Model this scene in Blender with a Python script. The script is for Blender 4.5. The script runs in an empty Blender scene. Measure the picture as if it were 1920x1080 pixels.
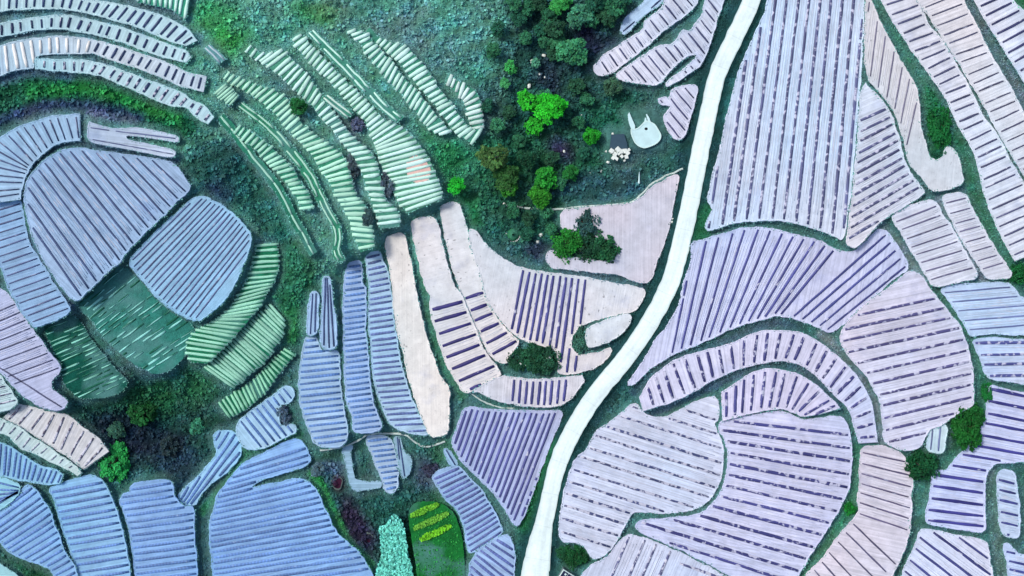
import bpy, math, random
import numpy as np
from mathutils import Vector, noise as mnoise
from mathutils.geometry import tessellate_polygon

random.seed(7)
rng = np.random.default_rng(7)

# ---------------------------------------------------------------- camera, sky, sun, exposure
H = 150.0            # drone height above the datum (m)
S = 0.08             # metres per plan unit (plan drawn 1920 x 1080 units)
scene = bpy.context.scene
cam_data = bpy.data.cameras.new('camera')
cam = bpy.data.objects.new('camera', cam_data)
scene.collection.objects.link(cam)
cam.location = (0, 0, H)
cam.rotation_euler = (0, 0, 0)
cam_data.sensor_fit = 'HORIZONTAL'
cam_data.angle = 2 * math.atan(960 * S / H)
cam_data.clip_end = 5000
scene.camera = cam

SUN_EL, SUN_AZ = 52, 300        # degrees, azimuth clockwise from north (image up)
world = bpy.data.worlds.new('World')
scene.world = world
world.use_nodes = True
wn = world.node_tree.nodes
sky = wn.new('ShaderNodeTexSky')
sky.sky_type = 'NISHITA'
sky.sun_disc = False
sky.sun_elevation = math.radians(SUN_EL)
sky.sun_rotation = math.radians(SUN_AZ)
sky.dust_density = 3.0
world.node_tree.links.new(sky.outputs[0], wn['Background'].inputs[0])
wn['Background'].inputs[1].default_value = 0.10

sd = bpy.data.lights.new('sun', 'SUN')
sd.energy = 1.5
sd.angle = math.radians(10)
sd.color = (1.0, 0.96, 0.9)
sun = bpy.data.objects.new('sun', sd)
scene.collection.objects.link(sun)
az = math.radians(SUN_AZ); el = math.radians(SUN_EL)
to_sun = Vector((math.sin(az) * math.cos(el), math.cos(az) * math.cos(el), math.sin(el)))
sun.rotation_euler = to_sun.to_track_quat('Z', 'Y').to_euler()

vs = scene.view_settings
vs.view_transform = 'Standard'
vs.look = 'None'
vs.exposure = 0.6
vs.gamma = 1.0
vs.use_curve_mapping = False

# ---------------------------------------------------------------- helpers
COL = scene.collection
GAIN = (1.207, 1.207, 1.296)   # measured light on a level white surface

def lin(c):
    c = c / 255.0
    return c / 12.92 if c <= 0.04045 else ((c + 0.055) / 1.055) ** 2.4

def col(r, g, b, k=1.0):
    """albedo of a level surface that looks r,g,b under this daylight"""
    return tuple(min(0.88, lin(v) / gk * k) for v, gk in zip((r, g, b), GAIN))

def W(x, y, z=0.0):
    """plan point (drawn at datum level) at height z"""
    f = S * (1 - z / H)
    return ((x - 960) * f, (540 - y) * f, z)

def Wn(x, y, z):
    f = S * (1 - z / H)
    return np.stack([(x - 960) * f, (540 - y) * f, z], axis=-1)

def link(o, parent=None):
    COL.objects.link(o)
    if parent is not None:
        o.parent = parent
    return o

def mesh_obj(name, verts, faces, mat, parent=None, uvs=None, origin=(0, 0, 0), smooth=False, color=None):
    ox, oy, oz = origin
    me = bpy.data.meshes.new(name)
    me.from_pydata([(v[0] - ox, v[1] - oy, v[2] - oz) for v in verts], [], faces)
    if uvs is not None:
        uvl = me.uv_layers.new(name='UVMap')
        li = np.empty(len(me.loops), dtype=np.int32)
        me.loops.foreach_get('vertex_index', li)
        uvl.data.foreach_set('uv', np.asarray(uvs, dtype=np.float32)[li].ravel())
    if smooth:
        me.polygons.foreach_set('use_smooth', [True] * len(me.polygons))
    me.materials.append(mat)
    me.update()
    o = bpy.data.objects.new(name, me)
    if parent is None:
        o.location = origin
    if color is not None:
        o.color = (*color, 1)
    return link(o, parent)

def empty(name, loc, label, cat, group=None):
    o = bpy.data.objects.new(name, None)
    o.empty_display_size = 0.3
    o.location = loc
    o['label'] = label; o['category'] = cat
    if group: o['group'] = group
    return link(o)

def tag(o, label, cat, group=None):
    o['label'] = label; o['category'] = cat
    if group: o['group'] = group
    return o

# ---------------------------------------------------------------- materials
def new_mat(name, rough=0.9, spec=0.2):
    m = bpy.data.materials.new(name)
    m.use_nodes = True
    nt = m.node_tree
    b = nt.nodes['Principled BSDF']
    b.inputs['Roughness'].default_value = rough
    b.inputs['Specular IOR Level'].default_value = spec
    return m, nt, b

def N(nt, t, **kw):
    n = nt.nodes.new(t)
    for k, v in kw.items():
        setattr(n, k, v)
    return n

def math_node(nt, op, a, b=None, c=None):
    n = nt.nodes.new('ShaderNodeMath'); n.operation = op
    for i, v in enumerate((a, b, c)):
        if v is None: continue
        if isinstance(v, (int, float)): n.inputs[i].default_value = v
        else: nt.links.new(v, n.inputs[i])
    return n.outputs[0]

def ramp(nt, fac, a, b, lo=0.0, hi=1.0):
    n = nt.nodes.new('ShaderNodeMapRange')
    n.inputs[1].default_value = a; n.inputs[2].default_value = b
    n.inputs[3].default_value = lo; n.inputs[4].default_value = hi
    nt.links.new(fac, n.inputs[0])
    return n.outputs[0]

def noise_tex(nt, vec, scale, detail=3, rough=0.55):
    n = nt.nodes.new('ShaderNodeTexNoise')
    n.inputs['Scale'].default_value = scale
    n.inputs['Detail'].default_value = detail
    n.inputs['Roughness'].default_value = rough
    if vec is not None: nt.links.new(vec, n.inputs['Vector'])
    return n.outputs['Fac']

def mix_col(nt, fac, a, b, blend='MIX'):
    n = nt.nodes.new('ShaderNodeMix'); n.data_type = 'RGBA'; n.blend_type = blend
    if isinstance(fac, (int, float)): n.inputs[0].default_value = fac
    else: nt.links.new(fac, n.inputs[0])
    for i, v in ((6, a), (7, b)):
        if isinstance(v, tuple): n.inputs[i].default_value = (*v, 1) if len(v) == 3 else v
        else: nt.links.new(v, n.inputs[i])
    return n.outputs[2]

def scale_col(nt, c, f):
    n = nt.nodes.new('ShaderNodeVectorMath'); n.operation = 'SCALE'
    nt.links.new(c, n.inputs[0])
    if isinstance(f, (int, float)): n.inputs['Scale'].default_value = f
    else: nt.links.new(f, n.inputs['Scale'])
    return n.outputs[0]

def stretched(nt, uv, su, sv, w=None):
    m = nt.nodes.new('ShaderNodeMapping')
    m.inputs['Scale'].default_value = (su, sv, 1)
    nt.links.new(uv, m.inputs['Vector'])
    return m.outputs[0]

def bump(nt, b, h, strength, dist):
    n = nt.nodes.new('ShaderNodeBump')
    n.inputs['Strength'].default_value = strength
    n.inputs['Distance'].default_value = dist
    nt.links.new(h, n.inputs['Height'])
    nt.links.new(n.outputs[0], b.inputs['Normal'])

def uv_rand(nt, uv):
    """shift the uv by the object's random value so alike strips differ"""
    oi = nt.nodes.new('ShaderNodeObjectInfo')
    c = nt.nodes.new('ShaderNodeCombineXYZ')
    nt.links.new(math_node(nt, 'MULTIPLY', oi.outputs['Random'], 173.0), c.inputs[0])
    nt.links.new(math_node(nt, 'MULTIPLY', oi.outputs['Random'], 57.0), c.inputs[2])
    a = nt.nodes.new('ShaderNodeVectorMath'); a.operation = 'ADD'
    nt.links.new(uv, a.inputs[0]); nt.links.new(c.outputs[0], a.inputs[1])
    return a.outputs[0], oi

def soil_material(name, comb=0.2, patch=0.10, rough=0.95, speck=False):
    m, nt, b = new_mat(name, rough, 0.1)
    tc = N(nt, 'ShaderNodeTexCoord'); geo = N(nt, 'ShaderNodeNewGeometry')
    uv = N(nt, 'ShaderNodeUVMap').outputs[0]
    oi = N(nt, 'ShaderNodeObjectInfo')
    lines = noise_tex(nt, stretched(nt, uv, 0.06, 3.0), 1.0, 3, 0.6)        # drill lines along the rows
    big = noise_tex(nt, geo.outputs['Position'], 0.09, 4, 0.6)
    med = noise_tex(nt, geo.outputs['Position'], 0.7, 4, 0.65)
    fine = noise_tex(nt, geo.outputs['Position'], 3.2, 2, 0.6)
    f = math_node(nt, 'MULTIPLY', ramp(nt, lines, 0.3, 0.7, 1 - comb, 1 + comb), ramp(nt, big, 0.3, 0.7, 1 - patch, 1 + patch))
    f = math_node(nt, 'MULTIPLY', f, ramp(nt, med, 0.25, 0.75, 0.84, 1.14))
    f = math_node(nt, 'MULTIPLY', f, ramp(nt, fine, 0.30, 0.38, 0.86, 1.0))
    c = scale_col(nt, oi.outputs['Color'], f)
    blot = noise_tex(nt, geo.outputs['Position'], 0.2, 5, 0.65)
    c = mix_col(nt, ramp(nt, blot, 0.56, 0.72, 0.0, 0.6), c, mix_col(nt, 1.0, c, (0.66, 0.70, 0.84), 'MULTIPLY'))
    hue = noise_tex(nt, geo.outputs['Position'], 0.035, 3, 0.5)
    c = mix_col(nt, ramp(nt, hue, 0.36, 0.5, 0.8, 0.0), c, mix_col(nt, 1.0, c, (0.88, 0.99, 1.03), 'MULTIPLY'))
    c = mix_col(nt, ramp(nt, hue, 0.5, 0.64, 0.0, 0.8), c, mix_col(nt, 1.0, c, (1.09, 1.0, 0.955), 'MULTIPLY'))
    if speck:
        sp = noise_tex(nt, stretched(nt, uv, 1.3, 2.6), 1.0, 1, 0.5)
        zone = noise_tex(nt, geo.outputs['Position'], 0.12, 2, 0.5)
        k = math_node(nt, 'MULTIPLY', ramp(nt, sp, 0.68, 0.74, 0, 0.8), ramp(nt, zone, 0.45, 0.58, 0, 1))
        c = mix_col(nt, k, c, scale_col(nt, c, 0.25))
    nt.links.new(c, b.inputs['Base Color'])
    hh = math_node(nt, 'ADD', math_node(nt, 'MULTIPLY', lines, 1.0), math_node(nt, 'MULTIPLY', med, 0.5))
    bump(nt, b, hh, 0.5, 0.12)
    return m

def film_material(name, freq, lo, hi, gap, ladder=False):
    m, nt, b = new_mat(name, 0.5, 0.3)
    uv0 = N(nt, 'ShaderNodeUVMap').outputs[0]
    uv, oi = uv_rand(nt, uv0)
    n1 = noise_tex(nt, stretched(nt, uv, freq, 0.35), 1.0, 2, 0.5)
    mask = ramp(nt, n1, lo, hi, 0.0, 1.0)
    n2 = noise_tex(nt, stretched(nt, uv, 0.25, 0.5), 1.0, 2)
    base = scale_col(nt, oi.outputs['Color'], ramp(nt, n2, 0.3, 0.7, 0.72, 1.35))
    if ladder:
        w = nt.nodes.new('ShaderNodeTexWave'); w.wave_type = 'BANDS'; w.bands_direction = 'X'
        w.inputs['Scale'].default_value = 0.62; w.inputs['Distortion'].default_value = 5.0; w.inputs['Detail Scale'].default_value = 0.6
        nt.links.new(uv, w.inputs['Vector'])
        base = mix_col(nt, ramp(nt, w.outputs['Fac'], 0.35, 0.75, 0.0, 0.4), base, scale_col(nt, base, 1.7))
    c = mix_col(nt, mask, base, gap)
    nt.links.new(c, b.inputs['Base Color'])
    nt.links.new(ramp(nt, mask, 0, 1, 0.5, 0.95), b.inputs['Roughness'])
    bump(nt, b, n1, 0.4, 0.08)
    return m

def white_material(name, soilc):
    m, nt, b = new_mat(name, 0.6, 0.25)
    uv0 = N(nt, 'ShaderNodeUVMap').outputs[0]
    uv, oi = uv_rand(nt, uv0)
    n1 = noise_tex(nt, stretched(nt, uv, 0.9, 0.9), 1.0, 3, 0.6)
    c = mix_col(nt, ramp(nt, n1, 0.62, 0.74, 0.0, 0.7), oi.outputs['Color'], soilc)
    nt.links.new(c, b.inputs['Base Color'])
    bump(nt, b, n1, 0.5, 0.08)
    return m

def cover_material(name, bumpy=0.25):
    m, nt, b = new_mat(name, 0.95, 0.1)
    at = N(nt, 'ShaderNodeAttribute', attribute_name='cover')
    geo = N(nt, 'ShaderNodeNewGeometry')
    a = noise_tex(nt, geo.outputs['Position'], 0.55, 5, 0.7)
    d = noise_tex(nt, geo.outputs['Position'], 2.6, 3, 0.6)
    f = math_node(nt, 'MULTIPLY', ramp(nt, a, 0.25, 0.75, 0.6, 1.4), ramp(nt, d, 0.3, 0.7, 0.8, 1.2))
    nt.links.new(scale_col(nt, at.outputs['Color'], f), b.inputs['Base Color'])
    bump(nt, b, math_node(nt, 'ADD', a, d), 0.7, bumpy)
    return m

def leaf_material(name, attr=None):
    m, nt, b = new_mat(name, 0.65, 0.15)
    at = N(nt, 'ShaderNodeAttribute', attribute_name='shade')
    if attr == 'cover':
        nt.links.new(at.outputs['Color'], b.inputs['Base Color'])
        return m
    oi = N(nt, 'ShaderNodeObjectInfo')
    c = mix_col(nt, 1.0, oi.outputs['Color'], at.outputs['Color'], 'MULTIPLY')
    nt.links.new(c, b.inputs['Base Color'])
    return m

def plain_material(name, c, rough=0.8, var=0.15, scale=1.2, spec=0.2):
    m, nt, b = new_mat(name, rough, spec)
    geo = N(nt, 'ShaderNodeNewGeometry')
    n1 = noise_tex(nt, geo.outputs['Position'], scale, 4, 0.6)
    rgb = N(nt, 'ShaderNodeRGB'); rgb.outputs[0].default_value = (*c, 1)
    nt.links.new(scale_col(nt, rgb.outputs[0], ramp(nt, n1, 0.25, 0.75, 1 - var, 1 + var)), b.inputs['Base Color'])
    bump(nt, b, n1, 0.3, 0.05)
    return m

def road_material():
    m, nt, b = new_mat('concrete_road', 0.85, 0.2)
    uv = N(nt, 'ShaderNodeUVMap').outputs[0]
    geo = N(nt, 'ShaderNodeNewGeometry')
    sp = N(nt, 'ShaderNodeSeparateXYZ'); nt.links.new(uv, sp.inputs[0])
    tr = noise_tex(nt, stretched(nt, uv, 0.05, 1.6), 1.0, 3, 0.6)
    st = noise_tex(nt, geo.outputs['Position'], 0.35, 5, 0.7)
    fine = noise_tex(nt, geo.outputs['Position'], 2.5, 3, 0.6)
    edge = ramp(nt, math_node(nt, 'ADD', math_node(nt, 'ABSOLUTE', sp.outputs[1]), math_node(nt, 'MULTIPLY', st, 0.35)), 0.98, 1.2, 0.0, 0.55)
    joint = ramp(nt, math_node(nt, 'PINGPONG', sp.outputs[0], 2.5), 0.0, 0.09, 0.86, 1.0)
    f = math_node(nt, 'MULTIPLY', ramp(nt, tr, 0.35, 0.65, 0.9, 1.06), ramp(nt, st, 0.3, 0.7, 0.88, 1.08))
    f = math_node(nt, 'MULTIPLY', math_node(nt, 'MULTIPLY', f, joint), ramp(nt, fine, 0.3, 0.7, 0.95, 1.05))
    rgb = N(nt, 'ShaderNodeRGB'); rgb.outputs[0].default_value = (*col(230, 252, 254, 1.14), 1)
    c = mix_col(nt, edge, scale_col(nt, rgb.outputs[0], f), col(150, 184, 184))
    nt.links.new(c, b.inputs['Base Color'])
    bump(nt, b, fine, 0.3, 0.04)
    return m
# ---------------------------------------------------------------- field data (plan units)
# colours as they look in daylight
T_ARC = (188, 210, 226); T_ISLE = (160, 184, 222); T_WEST = (166, 182, 222); T_BLUE = (140, 176, 228)
T_COL = (164, 188, 226); T_BARE = (228, 220, 228); T_PINK = (222, 206, 220); T_STRI = (196, 206, 236)
T_LIL = (202, 202, 232); T_LIL2 = (208, 202, 228); T_TOPR = (212, 210, 228); T_NAVY = (190, 196, 236)
T_GRN = (64, 138, 118); T_GRN2 = (24, 104, 78); T_ROSE = (210, 198, 216); T_S = (206, 206, 230)
D_NAVY = (62, 62, 128); D_BLUE = (56, 74, 118); D_GREY = (78, 82, 118); D_LAD = (84, 120, 180); D_COMB = (84, 96, 142)
P_MINT = (206, 252, 244); P_WHITE = (244, 244, 248); P_DIM = (120, 190, 170)

FIELDS = []
def poly(label, pts, tint, rows=(), edge_halo=True, name='field_plot', cat='field', mat='soil'):
    FIELDS.append(dict(kind='poly', label=label, pts=pts, tint=tint, rows=rows, edge_halo=edge_halo, name=name, cat=cat, mat=mat))
def ribs(label, rb, tint, rows=(), edge_halo=True, name='terrace_strip', cat='terrace', mat='soil'):
    FIELDS.append(dict(kind='ribs', label=label, ribs=rb, tint=tint, rows=rows, edge_halo=edge_halo, name=name, cat=cat, mat=mat))
# a row group of a poly: (guide A x0 y0 x1 y1, guide B x0 y0 x1 y1, count, style, width, colour[, finite])
# a row group of ribs:   ('across', t0, t1, count, style, width, colour, margin) or ('along', lanes, style, width, colour)

# --- top-left arcs
ribs('uppermost pale arc terrace with thin dark cross lines in the top left corner',
     [(-60,-40,-60,36),(0,-24,-2,20),(60,-14,58,15),(120,-6,116,15),(170,2,160,22),(225,10,205,34),(290,27,270,54),(345,52,320,76),(368,78,352,86)], T_ARC,
     [('across',0.02,0.98,26,'film',4.2,D_BLUE,4)])
ribs('second pale arc terrace from the top left corner, crossed by short black dashes',
     [(-60,60,-60,84),(0,46,0,68),(60,36,62,55),(115,31,112,53),(160,37,150,58),(230,55,222,75),(300,80,290,100),(345,96,338,112),(358,108,352,116)], T_ARC,
     [('across',0.02,0.97,23,'film',4.6,(48,62,104),4)])
ribs('third arc terrace from top left, with bright white cross strips at its left end',
     [(-60,108,-60,160),(0,88,4,138),(30,80,40,128),(56,75,64,124),(66,74,68,104),(110,70,112,99),(145,72,144,99),(182,78,172,98),(190,80,180,100),(225,90,212,112),(265,103,252,124),(320,122,308,145),(348,137,340,160),(388,146,383,170)], (200,206,226),
     [('across',0.01,0.50,14,'white',5.5,P_WHITE,3),('across',0.54,0.98,13,'film',4.2,(52,68,110),4)])
ribs('narrow pale arc terrace with tiny dark dashes directly above the bright green bank',
     [(66,112,66,127),(90,114,90,129),(140,114,140,134),(190,121,178,138),(240,138,228,157),(300,160,285,182),(340,175,322,197),(358,190,350,200),(380,198,368,218),(400,222,392,231)], T_ARC,
     [('across',0.05,0.97,19,'dots',4.8,(46,60,104),3.5)])
ribs('small plot of white upright film strips at the top edge beside the first arc terrace',
     [(255,-30,258,2),(300,-30,300,10),(330,-25,326,18),(358,-20,348,36)], T_GRN,
     [('across',0.03,0.97,10,'white',6,P_MINT,1)], False)
ribs('tiny pale outlined plot on the grass right of the first arc terrace',
     [(384,90,392,84),(398,104,406,96),(412,118,424,112)], (110,150,160), [('along',2,'white',3,(180,205,222))], False)

# --- left island
ribs('fan-shaped pale field with radiating dark lines left above the round field',
     [(150,215,152,262),(125,217,138,262),(100,219,118,265),(75,227,100,272),(45,236,80,287),(20,248,66,300),(-5,262,56,312),(-60,290,50,322),(-60,330,44,338),(-60,370,38,360),(-60,388,36,374)], (172,190,224),
     [('across',0.03,0.96,17,'thin',3.2,D_BLUE,5)])
poly('crooked pale terrace forking in two above the round field',
     [(166,226),(176,232),(215,242),(250,238),(300,246),(336,256),(336,268),(300,262),(262,256),(236,254),(240,262),(280,270),(332,282),(326,297),(280,288),(230,278),(180,270),(163,262)], (190,196,224),
     [(175,240,320,258,175,262,315,288,2,'thin',2.5,D_COMB)])
poly('leaning pale blue field column with fine lines at the left edge beside the round field',
     [(-60,390),(0,382),(38,375),(42,400),(50,440),(58,465),(70,480),(72,490),(88,510),(95,530),(110,545),(120,560),(133,585),(80,608),(64,612),(50,592),(36,575),(25,552),(14,535),(8,510),(-3,480),(-60,420)], (152,178,222),
     [(0,392,40,380,70,600,128,578,17,'thin',3,D_COMB)])
poly('large round pale blue field with long diagonal dark lines on the left',
     [(140,277),(165,280),(220,288),(290,297),(325,305),(345,330),(360,353),(330,380),(300,411),(270,438),(235,474),(226,491),(205,506),(180,531),(145,566),(130,555),(110,530),(90,500),(75,475),(60,440),(50,400),(45,370),(50,340),(65,318),(90,295),(115,283)], (164,182,222),
     [(297,312,350,362,60,424,148,548,15,'film',3.4,(66,84,128))])
poly('leaf-shaped pale field with fine parallel lines touching the round field',
     [(363,370),(380,368),(405,378),(440,402),(462,428),(472,440),(468,470),(455,500),(440,535),(415,570),(370,606),(325,583),(290,553),(262,518),(238,492),(270,457),(310,418),(345,387)], (160,190,226),
     [(352,386,248,488,462,472,366,598,17,'thin',3,D_COMB)])
poly('dark green crop plot with scattered white film lines below the round field',
     [(228,499),(260,524),(288,559),(323,589),(366,613),(352,640),(345,665),(320,692),(290,700),(250,680),(215,650),(195,630),(175,600),(152,578),(150,568),(205,514)], (50,124,116),
     [(222,510,165,556,350,648,285,690,22,'rag',3.2,(140,216,212))], False, mat='grassy')
poly('narrow dark green crop plot with broken white lines under the leaning field column',
     [(84,610),(133,591),(150,605),(170,640),(195,670),(215,695),(240,715),(225,735),(190,745),(150,745),(125,725),(115,695),(100,650),(90,625)], (18,84,74),
     [(92,616,132,600,190,744,236,724,20,'rag',2.8,(134,210,196))], False, mat='grassy')
ribs('curved green terrace with rows of short white strips hugging the leaf-shaped field',
     [(484,458,516,456),(478,490,520,488),(465,525,514,520),(445,560,500,545),(420,590,480,580),(395,605,455,610),(366,625,430,637),(352,655,405,662),(362,680,385,682)], (30,112,84),
     [('across',0.01,0.98,27,'white',4.6,(160,226,204),0)], False, mat='grassy')
ribs('second green terrace of white strips, outside the one hugging the leaf-shaped field',
     [(508,572,532,598),(490,590,527,625),(465,612,512,650),(440,635,490,680),(412,665,460,705),(383,692,435,727)], (30,110,88),
     [('across',0.01,0.98,25,'white',4.6,(160,222,202),0)], False, mat='grassy')
ribs('lowest short green terrace of white strips beside the dark hollow',
     [(540,655,552,662),(505,685,520,700),(480,712,492,737),(445,735,460,765),(410,760,425,780)], (30,110,84),
     [('across',0.02,0.98,21,'white',4.4,(150,220,190),0)], False, mat='grassy')

# --- lower left
poly('lilac field at the left edge with near level dark lines, above the dark hollow',
     [(-60,520),(0,542),(17,552),(35,578),(48,598),(63,622),(80,647),(98,670),(112,687),(108,702),(95,712),(94,730),(125,750),(122,762),(110,768),(75,761),(45,740),(22,717),(5,697),(-60,640)], (178,184,226),
     [(-4,584,24,572,62,708,112,690,9,'thin',3,D_GREY),(45,718,108,758,46,720,109,760,1,'thin',3,D_GREY)])
poly('small pale field corner at the left edge, below the lilac field',
     [(-60,690),(0,703),(12,724),(25,742),(32,755),(15,766),(-5,772),(-60,750)], (186,206,220), [(-20,715,5,710,-20,762,22,752,4,'dots',2.6,D_GREY)])
ribs('pinkish white terrace with dotted cross rows ending at the bright green tree',
     [(30,758,5,784),(60,764,30,797),(90,772,62,813),(125,780,100,838),(155,803,128,855),(185,825,150,872),(202,848,160,880)], (206,204,218),
     [('across',0.06,0.95,9,'dots',3,(96,90,116),6)])
ribs('narrow pale terrace with faint dotted rows at the left, below the pinkish one',
     [(-60,760,-60,800),(0,786,-8,808),(30,800,15,815),(55,818,40,838),(85,836,68,850),(115,858,105,868),(140,874,130,880),(152,888,148,891)], (190,206,216),
     [('across',0.05,0.9,12,'dots',2.4,(110,116,140),4)])
ribs('small wedge-shaped blue terrace with close cross rows at the left edge',
     [(-60,808,-60,876),(0,830,-4,888),(20,840,14,894),(45,856,38,899),(75,874,65,903),(105,883,94,908),(119,893,114,905)], (146,188,226),
     [('across',0.02,0.97,19,'ladder',4.6,D_LAD,3)])
poly('tiny pale blue triangle plot at the left edge',
     [(-60,870),(0,895),(20,902),(38,912),(34,926),(15,942),(0,953),(-60,990)], (150,196,222), [(-20,900,34,914,-60,980,4,940,6,'ladder',4,D_LAD)])
poly('blue field with close slanting rows in the lower left corner',
     [(50,911),(62,914),(75,930),(92,955),(98,980),(110,1005),(122,1040),(138,1058),(142,1075),(146,1120),(115,1120),(100,1070),(75,1055),(50,1050),(20,1035),(5,1020),(0,1012),(-60,1010),(-60,1000),(0,960),(25,935)], (142,178,228),
     [(58,916,20,944,136,1076,90,1100,16,'ladder',5,D_LAD)])
poly('pale wedge of field at the very bottom left corner',
     [(-60,1030),(0,1060),(35,1082),(35,1120),(-60,1120)], (160,205,222))
poly('tall blue field with gently rising rows, second from the lower left corner',
     [(92,917),(120,905),(155,896),(175,892),(192,902),(205,925),(217,960),(227,990),(235,1022),(242,1060),(245,1120),(155,1120),(148,1070),(135,1035),(122,1000),(112,965),(103,935)], (140,180,226),
     [(105,921,188,905,160,1110,242,1098,16,'ladder',5.4,D_LAD)])
poly('tall blue field with a stepped top edge below the dark hollow',
     [(226,940),(230,930),(245,924),(247,912),(257,906),(307,901),(321,904),(324,930),(332,940),(342,950),(363,952),(362,985),(366,1035),(368,1080),(369,1120),(260,1120),(256,1075),(250,1030),(243,990),(235,960)], (138,172,228),
     [(250,917,318,906,262,1112,366,1100,17,'ladder',5.4,D_LAD)])
poly('slim diagonal blue strip field climbing right of the dark hollow',
     [(402,815),(412,808),(443,810),(452,845),(445,862),(425,885),(397,902),(375,927),(366,947),(350,946),(334,932),(350,915),(375,892),(405,857),(410,845),(402,827)], (150,190,230),
     [(404,824,340,934,450,846,372,938,5,'ladder',5,D_LAD)])
poly('hook-shaped pale field with slanting lines beside the bush, left of the columns',
     [(480,765),(517,740),(535,725),(545,726),(551,740),(542,755),(527,755),(522,770),(521,790),(530,802),(545,796),(554,801),(552,810),(537,817),(510,832),(485,841),(460,840),(447,820),(445,800),(455,785)], (168,196,230),
     [(532,730,548,750,452,790,490,838,9,'ladder',4.6,D_LAD)])
poly('largest blue field at the bottom with long close rows and a notch at its top',
     [(480,857),(517,840),(552,823),(565,827),(575,847),(582,862),(575,872),(540,882),(505,893),(480,903),(470,912),(474,917),(490,913),(530,905),(555,899),(575,903),(597,925),(605,950),(620,982),(635,1007),(660,1025),(680,1047),(697,1075),(705,1120),(402,1120),(400,1062),(395,1010),(397,970),(405,950),(410,927),(425,910),(442,887),(457,870)], (138,174,230),
     [(450,880,572,842,404,1108,690,1066,22,'ladder',5.6,D_LAD)])

# --- centre columns
poly('leftmost ribbed column field of the centre with close level rows',
     [(575,632),(592,630),(597,650),(605,658),(630,656),(635,675),(636,715),(640,752),(648,790),(652,820),(637,837),(602,837),(587,825),(580,805),(567,770),(563,740),(562,715),(566,680),(570,655)], T_COL,
     [(570,640,634,634,590,832,648,825,18,'ladder',4.8,D_LAD)])
poly('thin pale finger plot on top of the leftmost ribbed column',
     [(583,552),(590,546),(597,552),(594,580),(596,605),(592,626),(577,628),(578,595)], T_COL, [(586,552,582,624,592,552,590,624,2,'ladder',3.4,D_BLUE)])
poly('thin pale finger plot with lengthwise lines beside the other finger plot',
     [(607,520),(618,520),(620,545),(622,575),(630,610),(629,652),(606,654),(602,630),(604,600),(607,560)], T_COL, [(610,525,607,650,617,525,626,650,3,'ladder',3.4,D_BLUE)])
poly('second ribbed column field of the centre, narrow with about thirty rows',
     [(652,495),(675,490),(678,510),(676,530),(685,540),(684,615),(687,647),(692,702),(697,755),(707,777),(716,800),(712,806),(692,809),(665,809),(662,780),(652,757),(649,702),(645,615),(646,540)], (160,182,228),
     [(650,501,678,497,668,804,714,798,30,'ladder',5,D_LAD)])
poly('third ribbed column field of the centre, left beside the bare white column',
     [(687,477),(710,471),(717,490),(727,510),(730,540),(734,565),(737,607),(745,647),(750,680),(760,715),(770,747),(785,777),(800,805),(802,815),(780,813),(755,806),(732,795),(722,770),(707,732),(700,690),(696,640),(692,590),(695,540),(690,507)], (168,194,228),
     [(690,483,714,477,760,808,800,806,31,'ladder',4.8,(86,104,158))])
poly('bare white column field without rows right of the ribbed columns',
     [(721,447),(757,437),(762,460),(770,495),(777,540),(782,565),(792,610),(807,660),(822,705),(842,730),(840,760),(840,805),(835,815),(805,818),(795,785),(780,747),(765,702),(760,660),(747,627),(740,577),(737,540),(732,495)], (230,222,228), mat='bare')
poly('white column field with eight bold navy film strips at its lower end',
     [(771,417),(780,412),(812,406),(820,425),(830,470),(840,507),(850,540),(865,552),(875,585),(890,615),(900,645),(915,670),(935,697),(940,702),(878,736),(870,732),(855,712),(840,685),(830,657),(820,622),(807,585),(810,555),(800,540),(792,515),(782,470),(775,432)], (228,222,232),
     [(811,581,860,568,877,732,938,704,8,'film',6.4,(56,52,118))], mat='bare')
poly('slender white field with six short navy film strips above the rocky bush',
     [(826,385),(855,380),(862,387),(870,415),(877,450),(890,482),(902,520),(907,540),(912,565),(925,590),(942,612),(960,632),(972,642),(955,665),(950,680),(935,677),(917,660),(905,635),(892,612),(880,582),(867,552),(860,530),(847,490),(837,445),(830,410)], (226,220,230),
     [(872,560,904,550,923,664,966,640,6,'film',6,(58,54,120))], mat='bare')
poly('pale field with upright blue strips in its middle, left of the road bend',
     [(880,432),(890,432),(905,456),(930,478),(960,498),(985,507),(1040,515),(1100,522),(1150,532),(1190,540),(1208,543),(1205,560),(1190,583),(1150,590),(1110,600),(1086,610),(1074,625),(1068,645),(1075,664),(1095,668),(1130,660),(1148,652),(1140,670),(1115,688),(1085,698),(1048,701),(1049,680),(1044,653),(1020,646),(985,638),(967,627),(947,606),(927,581),(912,554),(907,530),(897,495),(885,460)], (222,216,228),
     [(980,512,958,622,1096,528,1086,615,11,'film',5,(72,74,140))], mat='bare')
poly('small pale block of upright blue strips below the rocky bush',
     [(942,706),(965,712),(1040,712),(1103,703),(1062,757),(1020,762),(960,757),(917,743),(894,731),(884,735)], (214,212,230),
     [(964,708,960,758,1061,710,1056,760,9,'film',5,(74,76,140))])
poly('leaf-shaped bare pale plot enclosed by a dark ditch beside the road',
     [(1102,616),(1135,602),(1178,590),(1184,594),(1178,610),(1158,630),(1133,642),(1105,651),(1101,640)], (214,216,230), mat='bare')
poly('bare pinkish field wrapped around a clump of bushes west of the road',
     [(1052,397),(1100,391),(1147,387),(1177,386),(1205,373),(1225,351),(1270,328),(1272,332),(1262,380),(1257,410),(1245,455),(1230,490),(1220,520),(1212,530),(1195,527),(1160,512),(1135,511),(1072,504),(1032,499),(1026,482),(1032,470),(1047,475),(1065,486),(1085,485),(1115,490),(1135,492),(1146,485),(1151,465),(1147,447),(1115,442),(1114,410),(1105,402),(1085,405),(1080,415),(1082,430),(1067,435),(1055,427)], (216,204,222), mat='comb')
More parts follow.
